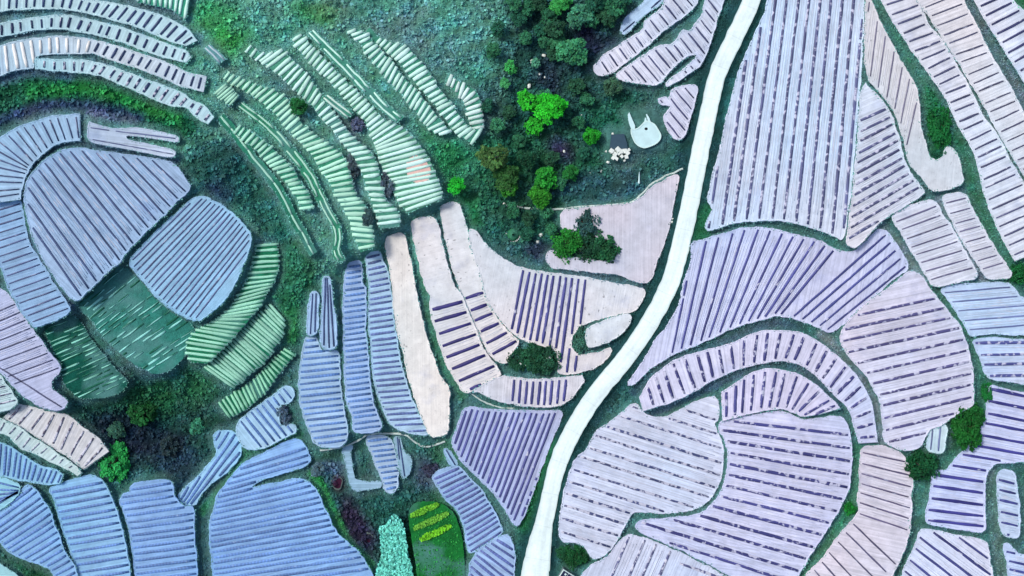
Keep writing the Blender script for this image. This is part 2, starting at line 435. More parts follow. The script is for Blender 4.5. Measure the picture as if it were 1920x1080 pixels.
poly('lilac field of steep blue strips left of the road near the bottom',
     [(870,768),(890,764),(910,768),(960,771),(1010,773),(1056,770),(1048,795),(1038,815),(1028,840),(1008,892),(995,932),(980,970),(972,985),(965,980),(942,945),(922,917),(895,892),(870,867),(852,840),(849,825),(857,808),(862,790)], (184,190,232),
     [(874,768,850,838,1052,776,972,984,17,'film',4.6,(84,88,152))])
poly('narrow strip field with close slanting rows along the ditch, bottom centre',
     [(812,892),(830,880),(852,874),(862,877),(880,897),(905,922),(915,945),(927,960),(937,985),(943,998),(882,1038),(877,1022),(872,985),(855,950),(835,935),(820,910)], (164,186,228),
     [(818,897,858,879,878,1036,940,996,16,'ladder',5,(84,98,156))])
poly('small field with rows falling to the right at the bottom edge beside the road',
     [(884,1042),(946,1002),(960,1014),(965,1050),(958,1120),(878,1120)], (168,186,228), [(930,1012,966,1034,876,1070,920,1110,8,'ladder',5,(84,98,156))])
poly('tiny sliver plot wedged between the ditch and the narrow strip field',
     [(832,842),(840,842),(858,869),(850,875),(838,858)], (160,188,226), [(836,845,852,872,838,844,854,870,1,'ladder',3,D_BLUE)], False)
poly('short ribbed garden strip in the middle of the lower hollow',
     [(687,820),(705,815),(727,820),(740,842),(745,865),(745,910),(737,925),(726,922),(712,885),(702,862),(692,837)], T_COL,
     [(690,826,728,822,722,918,745,914,10,'ladder',4.6,D_LAD)])
poly('thin L-shaped pale garden bed in the lower hollow',
     [(640,838),(660,834),(656,850),(660,880),(665,900),(690,905),(713,902),(714,914),(690,918),(662,922),(652,890),(646,860)], (150,182,216), (), False)
poly('thin curved pale garden bed right of the short ribbed garden strip',
     [(740,820),(750,818),(755,850),(770,858),(768,885),(755,897),(750,880),(747,850)], (150,184,216), [(745,824,752,890,748,824,758,890,2,'ladder',2.6,D_BLUE)], False)

# --- top, between forest and road
poly('oblique pale strip field with dark cross lines at the forest edge',
     [(1113,130),(1130,107),(1150,94),(1180,74),(1207,58),(1212,40),(1242,18),(1250,0),(1255,-60),(1325,-60),(1310,0),(1287,25),(1255,47),(1220,77),(1195,100),(1167,120),(1145,137),(1125,141)], T_S,
     [(1126,110,1142,134,1290,-30,1320,5,12,'film',3.4,(64,72,112))])
poly('short pale sliver field pressed against the forest at the top edge',
     [(1165,62),(1170,37),(1210,5),(1222,-10),(1245,-10),(1240,5),(1210,24),(1190,44),(1175,62)], (176,196,228), [(1176,48,1232,2,1180,54,1236,6,1,'thin',3,D_BLUE)], False)
poly('branching pale field with dark cross lines beside the top of the road',
     [(1152,143),(1175,125),(1200,110),(1235,85),(1260,84),(1272,70),(1280,55),(1295,60),(1305,42),(1317,30),(1322,0),(1335,-60),(1372,-60),(1358,0),(1350,20),(1340,55),(1330,87),(1320,112),(1310,127),(1285,142),(1255,162),(1247,160),(1260,147),(1282,130),(1305,110),(1307,100),(1285,107),(1260,127),(1237,160),(1210,157),(1172,152)], T_S,
     [(1170,130,1192,156,1325,-5,1352,30,13,'film',3.2,(66,72,112))])
poly('small pale triangular field with four dark lines between forest and road',
     [(1237,185),(1257,185),(1262,170),(1280,162),(1307,160),(1302,190),(1295,212),(1287,245),(1277,261),(1262,257),(1250,235),(1246,220),(1257,207),(1260,197),(1238,193)], (204,204,232),
     [(1250,226,1274,256,1284,166,1304,190,5,'film',3.2,(72,76,118))])

# --- green terraces with white strips
ribs('rightmost long green terrace of short white film strips beside the forest',
     [(690,54,687,58),(722,78,715,86),(755,87,737,102),(780,110,757,124),(802,137,778,151),(820,165,800,176),(840,192,822,201),(857,216,842,228),(877,241,860,250),(902,246,888,268)], T_GRN,
     [('across',0.10,0.99,26,'white',6.4,P_MINT,0.5),], False, mat='grassy')
ribs('small isolated green terrace of white strips nearest the forest clearing',
     [(840,142,836,150),(868,160,862,178),(893,177,872,192),(900,197,876,205),(901,220,884,225),(902,240,890,242)], T_GRN,
     [('across',0.05,0.98,12,'white',6.4,(214,244,244),0.5)], False, mat='grassy')
ribs('second green terrace of white strips from the forest, long and slender',
     [(662,56,650,60),(687,65,670,72),(706,92,692,102),(732,117,720,137),(757,150,748,168),(782,175,771,195),(807,207,794,225),(830,235,812,243),(843,250,834,252)], (66,142,124),
     [('across',0.01,0.98,26,'white',6.2,P_MINT,0.5)], False, mat='grassy')
ribs('thin green ledge with only lengthwise white film lines between the white strip terraces',
     [(586,56,578,62),(640,108,630,116),(690,160,680,168),(730,200,716,206),(756,222,746,230)], (66,142,124),
     [('along',2,'white',3.2,P_MINT)], False, mat='grassy')
ribs('broadest green terrace of white strips, with a pale pink bare patch low down',
     [(562,64,548,73),(580,85,567,97),(600,105,588,120),(630,135,616,147),(655,162,641,172),(677,185,663,197),(700,207,684,222),(722,228,696,246),(752,240,704,268),(778,264,708,284),(800,297,722,318),(815,330,735,345),(824,360,752,382),(826,375,768,398)], (84,150,126),
     [('across',0.01,0.985,42,'white',6.2,P_MINT,0.5)], False, mat='grassy')
poly('small patch of bare pink soil low on the broadest white strip terrace',
     [(766,300),(782,292),(797,303),(806,322),(800,340),(784,346),(770,332),(762,314)], (236,190,186), (), False, 'bare_patch', 'soil patch', 'bare')
ribs('green terrace of white strips left of the broadest one, running past two dark thickets',
     [(466,86,460,94),(490,102,482,110),(527,97,497,118),(545,113,518,134),(566,133,546,157),(586,158,572,183),(606,185,592,201),(625,215,612,224),(645,240,630,246),(668,265,648,270),(692,287,664,292),(708,318,680,322),(714,350,690,350),(722,375,696,374),(742,395,706,398),(746,425,716,428)], (74,142,122),
     [('across',0.01,0.98,38,'white',6,P_MINT,0.5)], False, mat='grassy')
ribs('short forked pair of white film lines on a small green ledge',
     [(614,178,606,184),(640,198,632,205),(660,214,652,221)], (66,138,122), [('along',2,'white',3.2,(206,236,230))], False, mat='grassy')
ribs('long green terrace of white strips passing the dark round tree',
     [(424,135,418,142),(445,147,436,156),(478,160,466,172),(512,172,492,188),(540,190,516,210),(556,222,538,238),(580,248,560,258),(605,266,576,276),(630,283,592,296),(645,302,606,318),(656,330,618,338),(664,365,634,368),(684,388,646,390),(692,420,660,416),(698,448,668,446),(699,466,678,472)], (58,138,112),
     [('across',0.01,0.985,42,'white',6,(186,242,222),0.5)], False, mat='grassy')
ribs('winding green ledge with two lengthwise white film lines',
     [(452,192,446,198),(484,214,478,222),(520,246,512,252),(545,272,534,280),(585,325,574,332),(615,385,604,390),(638,432,628,436),(636,470,626,474),(646,488,638,492)], (54,134,108),
     [('along',2,'white',3.2,(176,228,212))], False, mat='grassy')
ribs('lower green terrace of small white strips, last before the dark scrub slope',
     [(448,236,440,246),(470,250,460,262),(498,270,484,282),(518,290,500,300),(541,312,520,318),(558,337,538,342),(576,365,556,366),(584,392,570,394)], (50,130,108),
     [('across',0.01,0.98,21,'white',5.6,(172,232,212),0)], False, mat='grassy')
ribs('tiny patch of seven white strips next to the ends of the arc terraces',
     [(420,160,404,172),(445,182,432,196)], (50,130,110), [('across',0.03,0.97,7,'white',4.4,(170,226,206),0)], False, mat='grassy')
ribs('outermost green ledge with a single broken white film line above the scrub slope',
     [(418,215,410,222),(448,250,440,258),(486,300,478,308),(516,335,506,342),(538,372,528,378),(558,412,548,418),(575,440,566,446),(592,474,584,480)], (46,124,104),
     [('along',1,'white',3.4,(170,222,208))], False, mat='grassy')

# --- right of the road, top
poly('big pale striped field right of the road with long upright dotted rows',
     [(1442,-60),(1624,-60),(1621,0),(1615,140),(1611,180),(1605,250),(1599,330),(1585,438),(1578,450),(1565,442),(1535,430),(1490,417),(1440,412),(1385,416),(1360,422),(1330,434),(1322,425),(1337,392),(1327,375),(1332,345),(1345,302),(1352,270),(1365,212),(1380,150),(1400,100),(1422,50),(1440,12)], (198,208,236),
     [(1393,0,1330,420,1621,0,1583,440,12,'dash',4.4,(82,88,134))])
poly('pale field narrowing downward to a bare rounded end beside the green bank',
     [(1626,-60),(1626,-5),(1634,5),(1650,40),(1670,80),(1692,120),(1715,155),(1723,185),(1726,240),(1736,270),(1742,295),(1755,302),(1768,295),(1772,278),(1784,276),(1797,292),(1803,320),(1806,343),(1777,355),(1748,360),(1726,330),(1708,310),(1699,285),(1693,255),(1680,215),(1657,180),(1622,143),(1624,0)], (218,212,224),
     [(1630,0,1614,140,1722,178,1706,246,7,'thin',3.2,(110,108,136))], mat='bare')
poly('triangular pale field with slanting chain-like rows right of the big striped field',
     [(1617,150),(1650,182),(1672,215),(1686,258),(1692,290),(1703,318),(1718,340),(1730,355),(1733,362),(1700,385),(1665,405),(1640,425),(1620,450),(1605,465),(1587,460),(1590,440),(1603,330),(1609,250)], (210,210,230),
     [(1622,222,1658,206,1588,450,1735,362,12,'dash',4,(84,88,128))])
ribs('long slanting terrace with short dark cross rows right of the green bank',
     [(1630,-50,1680,-70),(1655,0,1706,-18),(1672,32,1726,12),(1692,64,1738,44),(1712,95,1765,75),(1745,140,1790,118),(1775,185,1818,168),(1800,237,1842,218),(1825,280,1872,258),(1838,325,1892,300),(1850,372,1918,342),(1876,435,1955,400),(1905,490,1985,455)], T_TOPR,
     [('across',0.02,0.98,31,'film',3.4,(84,86,122),5)])
ribs('pinkish slanting terrace with thin cross rows near the upper right corner',
     [(1700,-50,1768,-78),(1727,5,1798,-25),(1745,32,1808,8),(1770,72,1830,48),(1795,110,1850,90),(1822,155,1874,132),(1845,195,1898,172),(1872,245,1922,222),(1905,300,1955,280),(1930,345,1980,325)], (212,208,222),
     [('across',0.02,0.98,22,'thin',3.2,(88,88,118),5)])
ribs('outermost slanting terrace with bold dark cross rows in the upper right corner',
     [(1805,-45,1868,-80),(1830,2,1888,-25),(1850,38,1905,10),(1875,78,1945,40),(1900,118,1970,80),(1935,175,2000,140)], (212,212,232),
     [('across',0.02,0.98,13,'film',4.2,(64,66,110),5)])
poly('leaning pale field with eight thin rows below the bare rounded end',
     [(1672,404),(1705,387),(1740,377),(1755,379),(1768,407),(1785,430),(1798,455),(1818,487),(1835,520),(1807,525),(1785,530),(1752,537),(1737,515),(1720,485),(1702,455),(1685,425)], (210,208,228),
     [(1682,415,1752,388,1748,524,1826,503,8,'thin',3.2,(100,98,132))])
poly('slim pale field with short thin rows left of the dark green diagonal bank',
     [(1767,367),(1808,361),(1820,390),(1843,430),(1863,465),(1885,497),(1895,510),(1893,520),(1854,522),(1842,507),(1819,470),(1799,440),(1784,410),(1772,382)], (212,208,226),
     [(1773,382,1815,371,1845,505,1888,492,8,'thin',3,(106,104,138))])

# --- right of the road, middle
poly('wide fan-shaped field with rows spreading out below the big striped field',
     [(1297,457),(1322,449),(1360,439),(1390,430),(1435,427),(1485,441),(1535,452),(1560,467),(1595,477),(1612,467),(1630,447),(1647,429),(1665,437),(1680,461),(1692,478),(1700,492),(1702,504),(1688,512),(1653,540),(1623,570),(1588,600),(1563,620),(1548,620),(1522,606),(1490,595),(1455,590),(1437,596),(1385,608),(1335,633),(1310,643),(1272,658),(1242,673),(1210,697),(1182,723),(1178,720),(1200,690),(1230,640),(1257,607),(1272,580),(1280,552),(1287,520),(1297,495),(1300,477)], (192,196,232),
     [(1302,455,1258,672,1556,478,1462,592,13,'film',4,(74,78,146)),(1660,440,1484,596,1698,500,1552,618,5,'film',4,(68,74,138),1)])
ribs('outer ring terrace curving around the rounded hill fields, crossed by dark dashes',
     [(1200,748,1205,768),(1217,716,1232,760),(1242,694,1260,752),(1274,674,1295,735),(1322,659,1335,712),(1370,646,1375,694),(1422,624,1415,682),(1460,622,1450,676),(1498,626,1478,676),(1528,639,1508,686),(1555,658,1530,702),(1580,680,1550,722),(1603,704,1568,742),(1620,730,1586,758),(1632,757,1597,775),(1638,785,1602,795),(1643,828,1612,830)], (198,198,230),
     [('across',0.04,0.98,25,'dash',4.6,(66,68,128),5)])
ribs('inner arch terrace with steep dark rows below the outer ring terrace',
     [(1352,738,1354,786),(1385,717,1380,780),(1410,701,1405,774),(1440,694,1430,768),(1465,696,1450,765),(1490,702,1470,765),(1515,714,1482,770),(1540,733,1495,774),(1558,750,1507,780),(1574,766,1540,776)], (200,198,232),
     [('across',0.04,0.96,12,'dash',4.4,(70,72,134),5)])
poly('rounded pale field with dotted falling rows directly right of the road',
     [(1182,759),(1195,758),(1207,776),(1216,781),(1245,784),(1272,770),(1310,750),(1346,742),(1348,785),(1339,795),(1345,810),(1351,822),(1358,847),(1355,880),(1348,910),(1333,934),(1313,952),(1284,959),(1235,963),(1192,958),(1182,965),(1172,985),(1160,1010),(1147,1027),(1132,1042),(1110,1050),(1100,1025),(1080,1017),(1055,1015),(1048,1000),(1052,965),(1057,925),(1065,902),(1072,875),(1082,857),(1097,847),(1110,825),(1120,807),(1150,787),(1170,772)], (196,200,228),
     [(1275,766,1337,786,1060,1000,1150,1028,13,'dots',4,(70,78,122))])
poly('great domed field with long bold navy rows at the bottom right of centre',
     [(1350,792),(1365,787),(1440,773),(1465,771),(1485,778),(1505,788),(1540,783),(1570,780),(1583,784),(1592,806),(1597,835),(1597,870),(1592,915),(1582,940),(1572,958),(1550,993),(1525,1033),(1500,1072),(1475,1120),(1440,1120),(1300,1040),(1190,994),(1197,976),(1235,974),(1285,970),(1319,962),(1341,940),(1356,914),(1364,882),(1366,847),(1358,822),(1347,805)], (194,196,232),
     [(1380,790,1590,815,1190,998,1450,1082,13,'dash',4.6,(68,70,132))])
poly('pale field with steep dotted rows at the bottom edge right of the hut',
     [(1135,1049),(1150,1034),(1165,1012),(1185,1000),(1300,1048),(1430,1120),(1080,1120),(1092,1078),(1110,1060)], (200,202,230),
     [(1180,1008,1140,1100,1258,1030,1220,1116,4,'dots',4,(92,96,140)),(1275,1056,1400,1100,1262,1082,1380,1122,2,'dots',4,(84,88,136),1)])
poly('large pinkish field with chain-like rows right of the outer ring terrace',
     [(1690,522),(1705,510),(1725,515),(1748,552),(1770,575),(1795,607),(1810,640),(1818,670),(1823,700),(1823,730),(1824,752),(1823,760),(1802,770),(1785,780),(1768,795),(1745,802),(1734,815),(1725,837),(1702,842),(1685,841),(1662,830),(1658,817),(1657,790),(1652,752),(1640,727),(1625,702),(1605,680),(1583,652),(1575,637),(1582,615),(1597,600),(1617,580),(1642,557),(1667,542)], (206,202,228),
     [(1613,588,1744,560,1662,828,1726,812,12,'dash',4.2,(80,78,128))])
poly('tiny pale plot with upright rows wedged beside the big green bush',
     [(1742,808),(1752,800),(1775,795),(1773,820),(1770,848),(1738,846)], (194,212,228), [(1750,804,1746,844,1764,800,1760,844,2,'film',3.4,(104,116,160))])
poly('bluish field with faint level lines at the right edge, uppermost of three',
     [(1764,541),(1790,536),(1830,533),(1888,531),(1900,542),(1915,560),(1980,580),(1980,626),(1900,626),(1860,623),(1820,628),(1815,618),(1800,593),(1785,570),(1772,553)], (186,200,232),
     [(1770,548,1892,538,1816,618,1960,606,5,'thin',3,(104,116,168))])
poly('bluish field with four dark rows at the right edge, middle of three',
     [(1826,639),(1860,634),(1900,638),(1980,642),(1980,718),(1920,718),(1880,712),(1857,711),(1849,700),(1839,670),(1830,652)], (188,200,234),
     [(1828,645,1960,643,1848,704,1960,701,4,'dash',4.4,(78,84,146))])
poly('lilac field with bold navy strips right of the big green bush',
     [(1857,722),(1900,737),(1980,742),(1980,866),(1920,864),(1880,866),(1865,867),(1852,880),(1844,910),(1846,960),(1845,998),(1815,993),(1765,985),(1739,980),(1737,967),(1747,922),(1749,887),(1762,884),(1775,884),(1787,867),(1805,849),(1825,829),(1838,810),(1849,790),(1852,765),(1854,740)], (192,198,238),
     [(1860,730,1960,752,1740,976,1846,988,13,'film',5.4,(64,64,140))])
poly('short narrow field with small navy rows near the right edge, inside a green loop',
     [(1870,890),(1880,882),(1900,885),(1905,910),(1910,940),(1910,980),(1910,1008),(1882,1003),(1875,985),(1873,935)], (184,200,234),
     [(1871,898,1908,907,1876,998,1912,1006,6,'film',4.6,(70,76,144))])
poly('pale field with slanting navy rows at the bottom edge near the right corner',
     [(1727,994),(1740,994),(1765,999),(1815,1009),(1848,1014),(1853,1040),(1860,1075),(1863,1120),(1690,1120),(1692,1075),(1707,1047),(1719,1017)], (204,206,234),
     [(1805,1012,1860,1052,1694,1070,1740,1108,6,'film',4.6,(68,72,132))])
poly('blue field corner with navy rows at the very bottom right',
     [(1882,1022),(1890,1020),(1902,1035),(1912,1042),(1980,1045),(1980,1120),(1897,1120),(1890,1070),(1890,1050)], (180,196,236),
     [(1888,1034,1960,1050,1894,1098,1960,1112,5,'film',4.6,(70,78,150))])
poly('rosy field with thin rows bending downward between two green banks, bottom right',
     [(1617,838),(1657,837),(1683,847),(1698,860),(1708,887),(1712,910),(1705,927),(1708,960),(1703,997),(1698,1022),(1685,1050),(1673,1077),(1660,1120),(1492,1120),(1510,1080),(1543,1050),(1570,1010),(1599,977),(1612,960),(1609,940),(1614,910),(1614,872)], (206,198,218),
     [(1617,850,1690,866,1612,962,1704,993,7,'thin',3.4,(96,90,124)),(1600,982,1684,1062,1526,1070,1566,1118,6,'thin',3.6,(92,90,122),1)])
# ---------------------------------------------------------------- land form
HILLS = [(200,400,260,4.0),(1400,900,300,4.0),(300,790,120,-4.0),(1000,330,200,-2.0),(100,0,300,3.0),
         (1800,100,400,6.0),(650,250,250,3.0),(740,960,130,-3.0),(1850,800,200,1.5)]
def h0(x, y):
    z = 0.0
    for cx, cy, s, a in HILLS:
        z = z + a * np.exp(-((x - cx) ** 2 + (y - cy) ** 2) / (2 * s * s))
    return z

ROAD = [(1428,-110),(1420,-60),(1409,0),(1382,60),(1347,135),(1333,190),(1317,265),(1304,330),(1289,405),(1266,500),(1250,545),(1215,610),
        (1170,675),(1117,740),(1073,810),(1044,877),(1028,945),(1014,1010),(1003,1080),(996,1140),(990,1190)]
ROAD_W = [33,33,33,33,32,32,33,33,34,34,34,34,34,34,34,34,31,34,50,56,58]

def catmull(P, step=5.0, closed=False):
    """dense curve through P (rows of any width)"""
    P = np.asarray(P, float)
    n = len(P)
    out = []
    segs = n if closed else n - 1
    for i in range(segs):
        if closed:
            p0, p1, p2, p3 = P[(i - 1) % n], P[i], P[(i + 1) % n], P[(i + 2) % n]
        else:
            p1, p2 = P[i], P[i + 1]
            p0 = P[i - 1] if i > 0 else 2 * p1 - p2
            p3 = P[i + 2] if i + 2 < n else 2 * p2 - p1
        L = np.linalg.norm((p2 - p1)[:2])
        k = max(1, int(round(L / step)))
        for j in range(k):
            t = j / k
            out.append(0.5 * ((2 * p1) + (-p0 + p2) * t + (2 * p0 - 5 * p1 + 4 * p2 - p3) * t * t + (-p0 + 3 * p1 - 3 * p2 + p3) * t ** 3))
    if not closed:
        out.append(P[-1])
    return np.array(out)

def chaikin(P, it=1):
    P = np.asarray(P, float)
    for _ in range(it):
        Q = np.roll(P, -1, 0)
        P = np.stack([0.8 * P + 0.2 * Q, 0.2 * P + 0.8 * Q], 1).reshape(-1, P.shape[1])
    return P

def resample(P, step, closed=True):
    P = np.asarray(P, float)
    if closed: P = np.vstack([P, P[:1]])
    d = np.r_[0, np.cumsum(np.linalg.norm(np.diff(P, axis=0), axis=1))]
    n = max(8, int(d[-1] / step))
    t = np.linspace(0, d[-1], n, endpoint=not closed)
    return np.stack([np.interp(t, d, P[:, 0]), np.interp(t, d, P[:, 1])], 1)

def area(P):
    x, y = P[:, 0], P[:, 1]
    return 0.5 * float(np.sum(x * np.roll(y, -1) - np.roll(x, -1) * y))

def jitter(P, amp=1.0, f=0.05):
    out = P.copy()
    for i, (x, y) in enumerate(P):
        for k, fr in ((amp, f), (amp * 1.0, f * 3.3)):
            v = mnoise.noise_vector(Vector((x * fr, y * fr, 3.3)))
            out[i, 0] += v.x * k * 1.6; out[i, 1] += v.y * k * 1.6
    return out

def inside(poly_pts, X, Y):
    px, py = poly_pts[:, 0], poly_pts[:, 1]
    r = np.zeros(X.shape, bool)
    j = len(px) - 1
    for i in range(len(px)):
        c = ((py[i] > Y) != (py[j] > Y))
        with np.errstate(divide='ignore', invalid='ignore'):
            xi = (px[j] - px[i]) * (Y - py[i]) / (py[j] - py[i] + 1e-12) + px[i]
        r ^= c & (X < xi)
        j = i
    return r

def inset(P, d):
    """move a clockwise/anticlockwise outline inward by d"""
    s = 1.0 if area(P) > 0 else -1.0
    T = np.roll(P, -1, 0) - np.roll(P, 1, 0)
    T /= np.linalg.norm(T, axis=1)[:, None] + 1e-9
    Nn = np.stack([-T[:, 1], T[:, 0]], 1) * s
    return P + Nn * d

# prepare outlines and levels
for i, f in enumerate(FIELDS):
    if f['kind'] == 'poly':
        P = resample(chaikin(f['pts'], 1), 4.0)
        ex = 0.2 if 'forking' in f['label'] else (1.3 if any(w in f['label'] for w in ('rounded pale field', 'great domed', 'round pale blue', 'touching the round', 'L-shaped', 'branching', 'big pale striped', 'triangular pale field with', 'narrowing')) else 2.9)
        P = inset(jitter(P, 1.1 if ex > 1 else 0.4), -ex)
        f['outline'] = P
        f['c'] = P.mean(0)
        X, Y = P[:, 0], P[:, 1]
    else:
        D = catmull(f['ribs'], 5.0)
        g = 2.8 if f['mat'] != 'grassy' else 3.0
        dv = D[:, :2] - D[:, 2:]; dv /= np.linalg.norm(dv, axis=1)[:, None] + 1e-9
        o = jitter(D[:, :2] + dv * g, 0.9); n_ = jitter(D[:, 2:] - dv * g + 500, 0.9) - 500
        f['outer'], f['inner'] = o, n_
        f['outline'] = np.vstack([o, n_[::-1]])
        mid = (o + n_) / 2
        f['c'] = mid[len(mid) // 2]
        X, Y = mid[:, 0], mid[:, 1]
    X = np.clip(X, 0, 1920); Y = np.clip(Y, 0, 1080)
    f['h'] = round(float(np.mean(h0(X, Y))), 2) + 0.007 * (i % 9)
    if f['mat'] == 'grassy': f['h'] += 0.05
    if f['name'] == 'bare_patch': f['h'] = FIELDS[i - 1]['h'] + 0.05

# ---------------------------------------------------------------- ground grid
STEP = 4.0
gx = np.arange(-100, 2021, STEP); gy = np.arange(-100, 1181, STEP)
GX, GY = np.meshgrid(gx, gy)
Z = h0(GX, GY)
fixed = np.zeros(GX.shape, bool)
infield = np.zeros(GX.shape, bool)
for f in FIELDS:
    P = f['outline']
    x0, y0 = P.min(0) - STEP; x1, y1 = P.max(0) + STEP
    ix = np.where((gx >= x0) & (gx <= x1))[0]; iy = np.where((gy >= y0) & (gy <= y1))[0]
    if len(ix) == 0 or len(iy) == 0: continue
    sl = np.s_[iy[0]:iy[-1] + 1, ix[0]:ix[-1] + 1]
    m = inside(P, GX[sl], GY[sl])
    Z[sl][m] = np.where(infield[sl][m], np.minimum(Z[sl][m], f['h'] - 0.16), f['h'] - 0.16)
    infield[sl] |= m
RC = catmull(ROAD, 6.0)
RWid = np.interp(np.linspace(0, 1, len(RC)), np.linspace(0, 1, len(ROAD_W)), ROAD_W)
RZ = h0(RC[:, 0], RC[:, 1]) + 0.1
k = np.ones(15) / 15
RZ = np.convolve(np.r_[[RZ[0]] * 7, RZ, [RZ[-1]] * 7], k, 'valid')
near = (GX > 900) & (GX < 1520)
d_road = np.full(GX.shape, 999.0); z_road = np.zeros(GX.shape); w_road = np.full(GX.shape, 34.0)
pts = np.stack([GX[near], GY[near]], 1)
best = np.full(len(pts), 1e9); bi = np.zeros(len(pts), int)
for i, c in enumerate(RC):
    d = (pts[:, 0] - c[0]) ** 2 + (pts[:, 1] - c[1]) ** 2
    b = d < best
    best[b] = d[b]; bi[b] = i
d_road[near] = np.sqrt(best); z_road[near] = RZ[bi]; w_road[near] = RWid[bi]
onroad = d_road < w_road / 2 + 3
Z[onroad] = z_road[onroad] - 0.12
SITES = [[(1168,205),(1230,205),(1248,240),(1245,282),(1185,284),(1178,250)],[(1138,244),(1175,244),(1186,300),(1138,302)],[(1030,1070),(1085,1070),(1085,1120),(1030,1120)]]
site = np.zeros(GX.shape, bool)
for sp in SITES:
    mm = inside(np.array(sp, float), GX, GY)
    Z[mm] = Z[mm].mean(); site |= mm
fixed = infield | onroad | site
free = ~fixed
for _ in range(90):
    A = (np.roll(Z, 1, 0) + np.roll(Z, -1, 0) + np.roll(Z, 1, 1) + np.roll(Z, -1, 1)) / 4
    Z[1:-1, 1:-1][free[1:-1, 1:-1]] = A[1:-1, 1:-1][free[1:-1, 1:-1]]
# distance (in cells) to the nearest field or road: ditches and banks sit lower in their middle
dist = np.where(free, 99.0, 0.0)
for _ in range(14):
    B = np.minimum.reduce([np.roll(dist, 1, 0), np.roll(dist, -1, 0), np.roll(dist, 1, 1), np.roll(dist, -1, 1)]) + 1
    dist = np.minimum(dist, B)
def fbm(X, Y, s, seed):
    """cheap smooth noise on the grid"""
    r = np.random.default_rng(seed)
    out = np.zeros(X.shape)
    for o, a in ((1, 1.0), (2.1, .5), (4.3, .25)):
        ph = r.uniform(0, 6.28, 8); an = r.uniform(0, 6.28, 8)
        for p, q in zip(ph, an):
            out += a * np.sin((X * np.cos(q) + Y * np.sin(q)) * o / s * 6.28 * r.uniform(.7, 1.4) + p) / 5
    return out
ZG = Z.copy()
low = np.clip(dist, 0, 2) / 2 * 0.6
ZG[free] -= low[free]
wild = np.clip((dist - 3) / 6, 0, 1)
ZG += wild * (0.35 * fbm(GX, GY, 60, 3) + 0.15 * fbm(GX, GY, 22, 4))
ZG[free] -= 0.08
ZG[site] = Z[site]

def ground_z(x, y):
    i = int(np.clip(round((y - gy[0]) / STEP), 0, len(gy) - 1)); j = int(np.clip(round((x - gx[0]) / STEP), 0, len(gx) - 1))
    return float(ZG[i, j])

# what grows or lies on the ground: (x, y, rx, ry, degrees, colour, softness, seedless strength)
def C3(c): return np.array(col(*c))
COVER = np.zeros(GX.shape + (3,))
COVER[:] = C3((48, 100, 98))
def blob(x, y, rx, ry, c, deg=0, hard=0.6, k=1.0):
    a = math.radians(deg)
    u = ((GX - x) * math.cos(a) + (GY - y) * math.sin(a)) / rx
    v = (-(GX - x) * math.sin(a) + (GY - y) * math.cos(a)) / ry
    w = fbm(GX, GY, 90, int(x + y) % 97) * 0.25
    d = np.sqrt(u * u + v * v) + w
    m = np.clip((1.15 - d) / (1.15 - hard), 0, 1) * k
    COVER[:] = COVER * (1 - m[..., None]) + C3(c) * m[..., None]
def line(pts_, width, c, k=1.0, soft=0.5):
    D = catmull(pts_, 6.0)
    m = np.zeros(GX.shape)
    for x, y in D:
        i0 = max(0, int((y - width - gy[0]) / STEP)); i1 = int((y + width - gy[0]) / STEP) + 2
        j0 = max(0, int((x - width - gx[0]) / STEP)); j1 = int((x + width - gx[0]) / STEP) + 2
        if i1 <= 0 or j1 <= 0: continue
        sl = np.s_[i0:i1, j0:j1]
        d = np.hypot(GX[sl] - x, GY[sl] - y) / width
        m[sl] = np.maximum(m[sl], np.clip((1 - d) / soft, 0, 1))
    m = m[..., None] * k
    COVER[:] = COVER * (1 - m) + C3(c) * m

blob(120, 60, 420, 240, (74, 112, 130))
blob(560, 250, 340, 350, (78, 148, 132), 50)
blob(650, 250, 70, 30, (84, 108, 120), 60, .4, .8); blob(740, 240, 60, 20, (76, 118, 124), 55, .4, .7)
blob(590, 120, 60, 22, (82, 112, 122), 55, .4, .8); blob(520, 150, 50, 20, (80, 110, 122), 40, .4, .7)
blob(660, 330, 24, 60, (84, 104, 126), 0, .3, .8); blob(725, 350, 20, 40, (84, 104, 126), 0, .3, .8)
blob(700, 60, 280, 120, (80, 152, 136)); blob(760, 60, 90, 70, (84, 126, 132), 30, .3, .8); blob(640, 20, 80, 40, (78, 128, 120), 0, .3, .8)
blob(860, 60, 70, 80, (76, 148, 142), 60, .3, .8); blob(830, 110, 60, 60, (82, 132, 134), 40, .3, .7)
blob(420, 60, 60, 46, (40, 150, 66), 45, .3); blob(395, 20, 60, 40, (50, 146, 90), 0, .3, .8); blob(580, 25, 60, 22, (46, 140, 76), 20, .3, .8)
blob(610, 20, 40, 20, (70, 130, 80), 0, .3, .8)
line([(-60,205),(0,188),(80,166),(160,166),(230,188),(300,212),(345,232)], 40, (16, 92, 66))
line([(60,172),(150,166),(210,178),(270,202),(330,222)], 20, (14, 124, 48), .9, .9)
line([(-60,150),(0,146),(60,134),(130,140)], 18, (52, 64, 116), .7, .8)
line([(-60,235),(0,226),(60,205),(110,196),(200,205),(260,222)], 18, (40, 58, 100), .85, .8)
line([(175,212),(215,222),(250,228)], 14, (92, 100, 136), .8, .9)
line([(38,380),(45,330),(90,285),(140,268),(230,285),(330,303)], 9, (40, 58, 96), .9)
line([(50,440),(75,490),(105,540),(135,575)], 9, (44, 66, 108), .9)
blob(420, 330, 80, 95, (26, 82, 84), 40, .5); blob(410, 370, 45, 40, (44, 56, 92), 40, .4, .7); blob(385, 300, 45, 45, (24, 86, 80), 0, .4, .8)
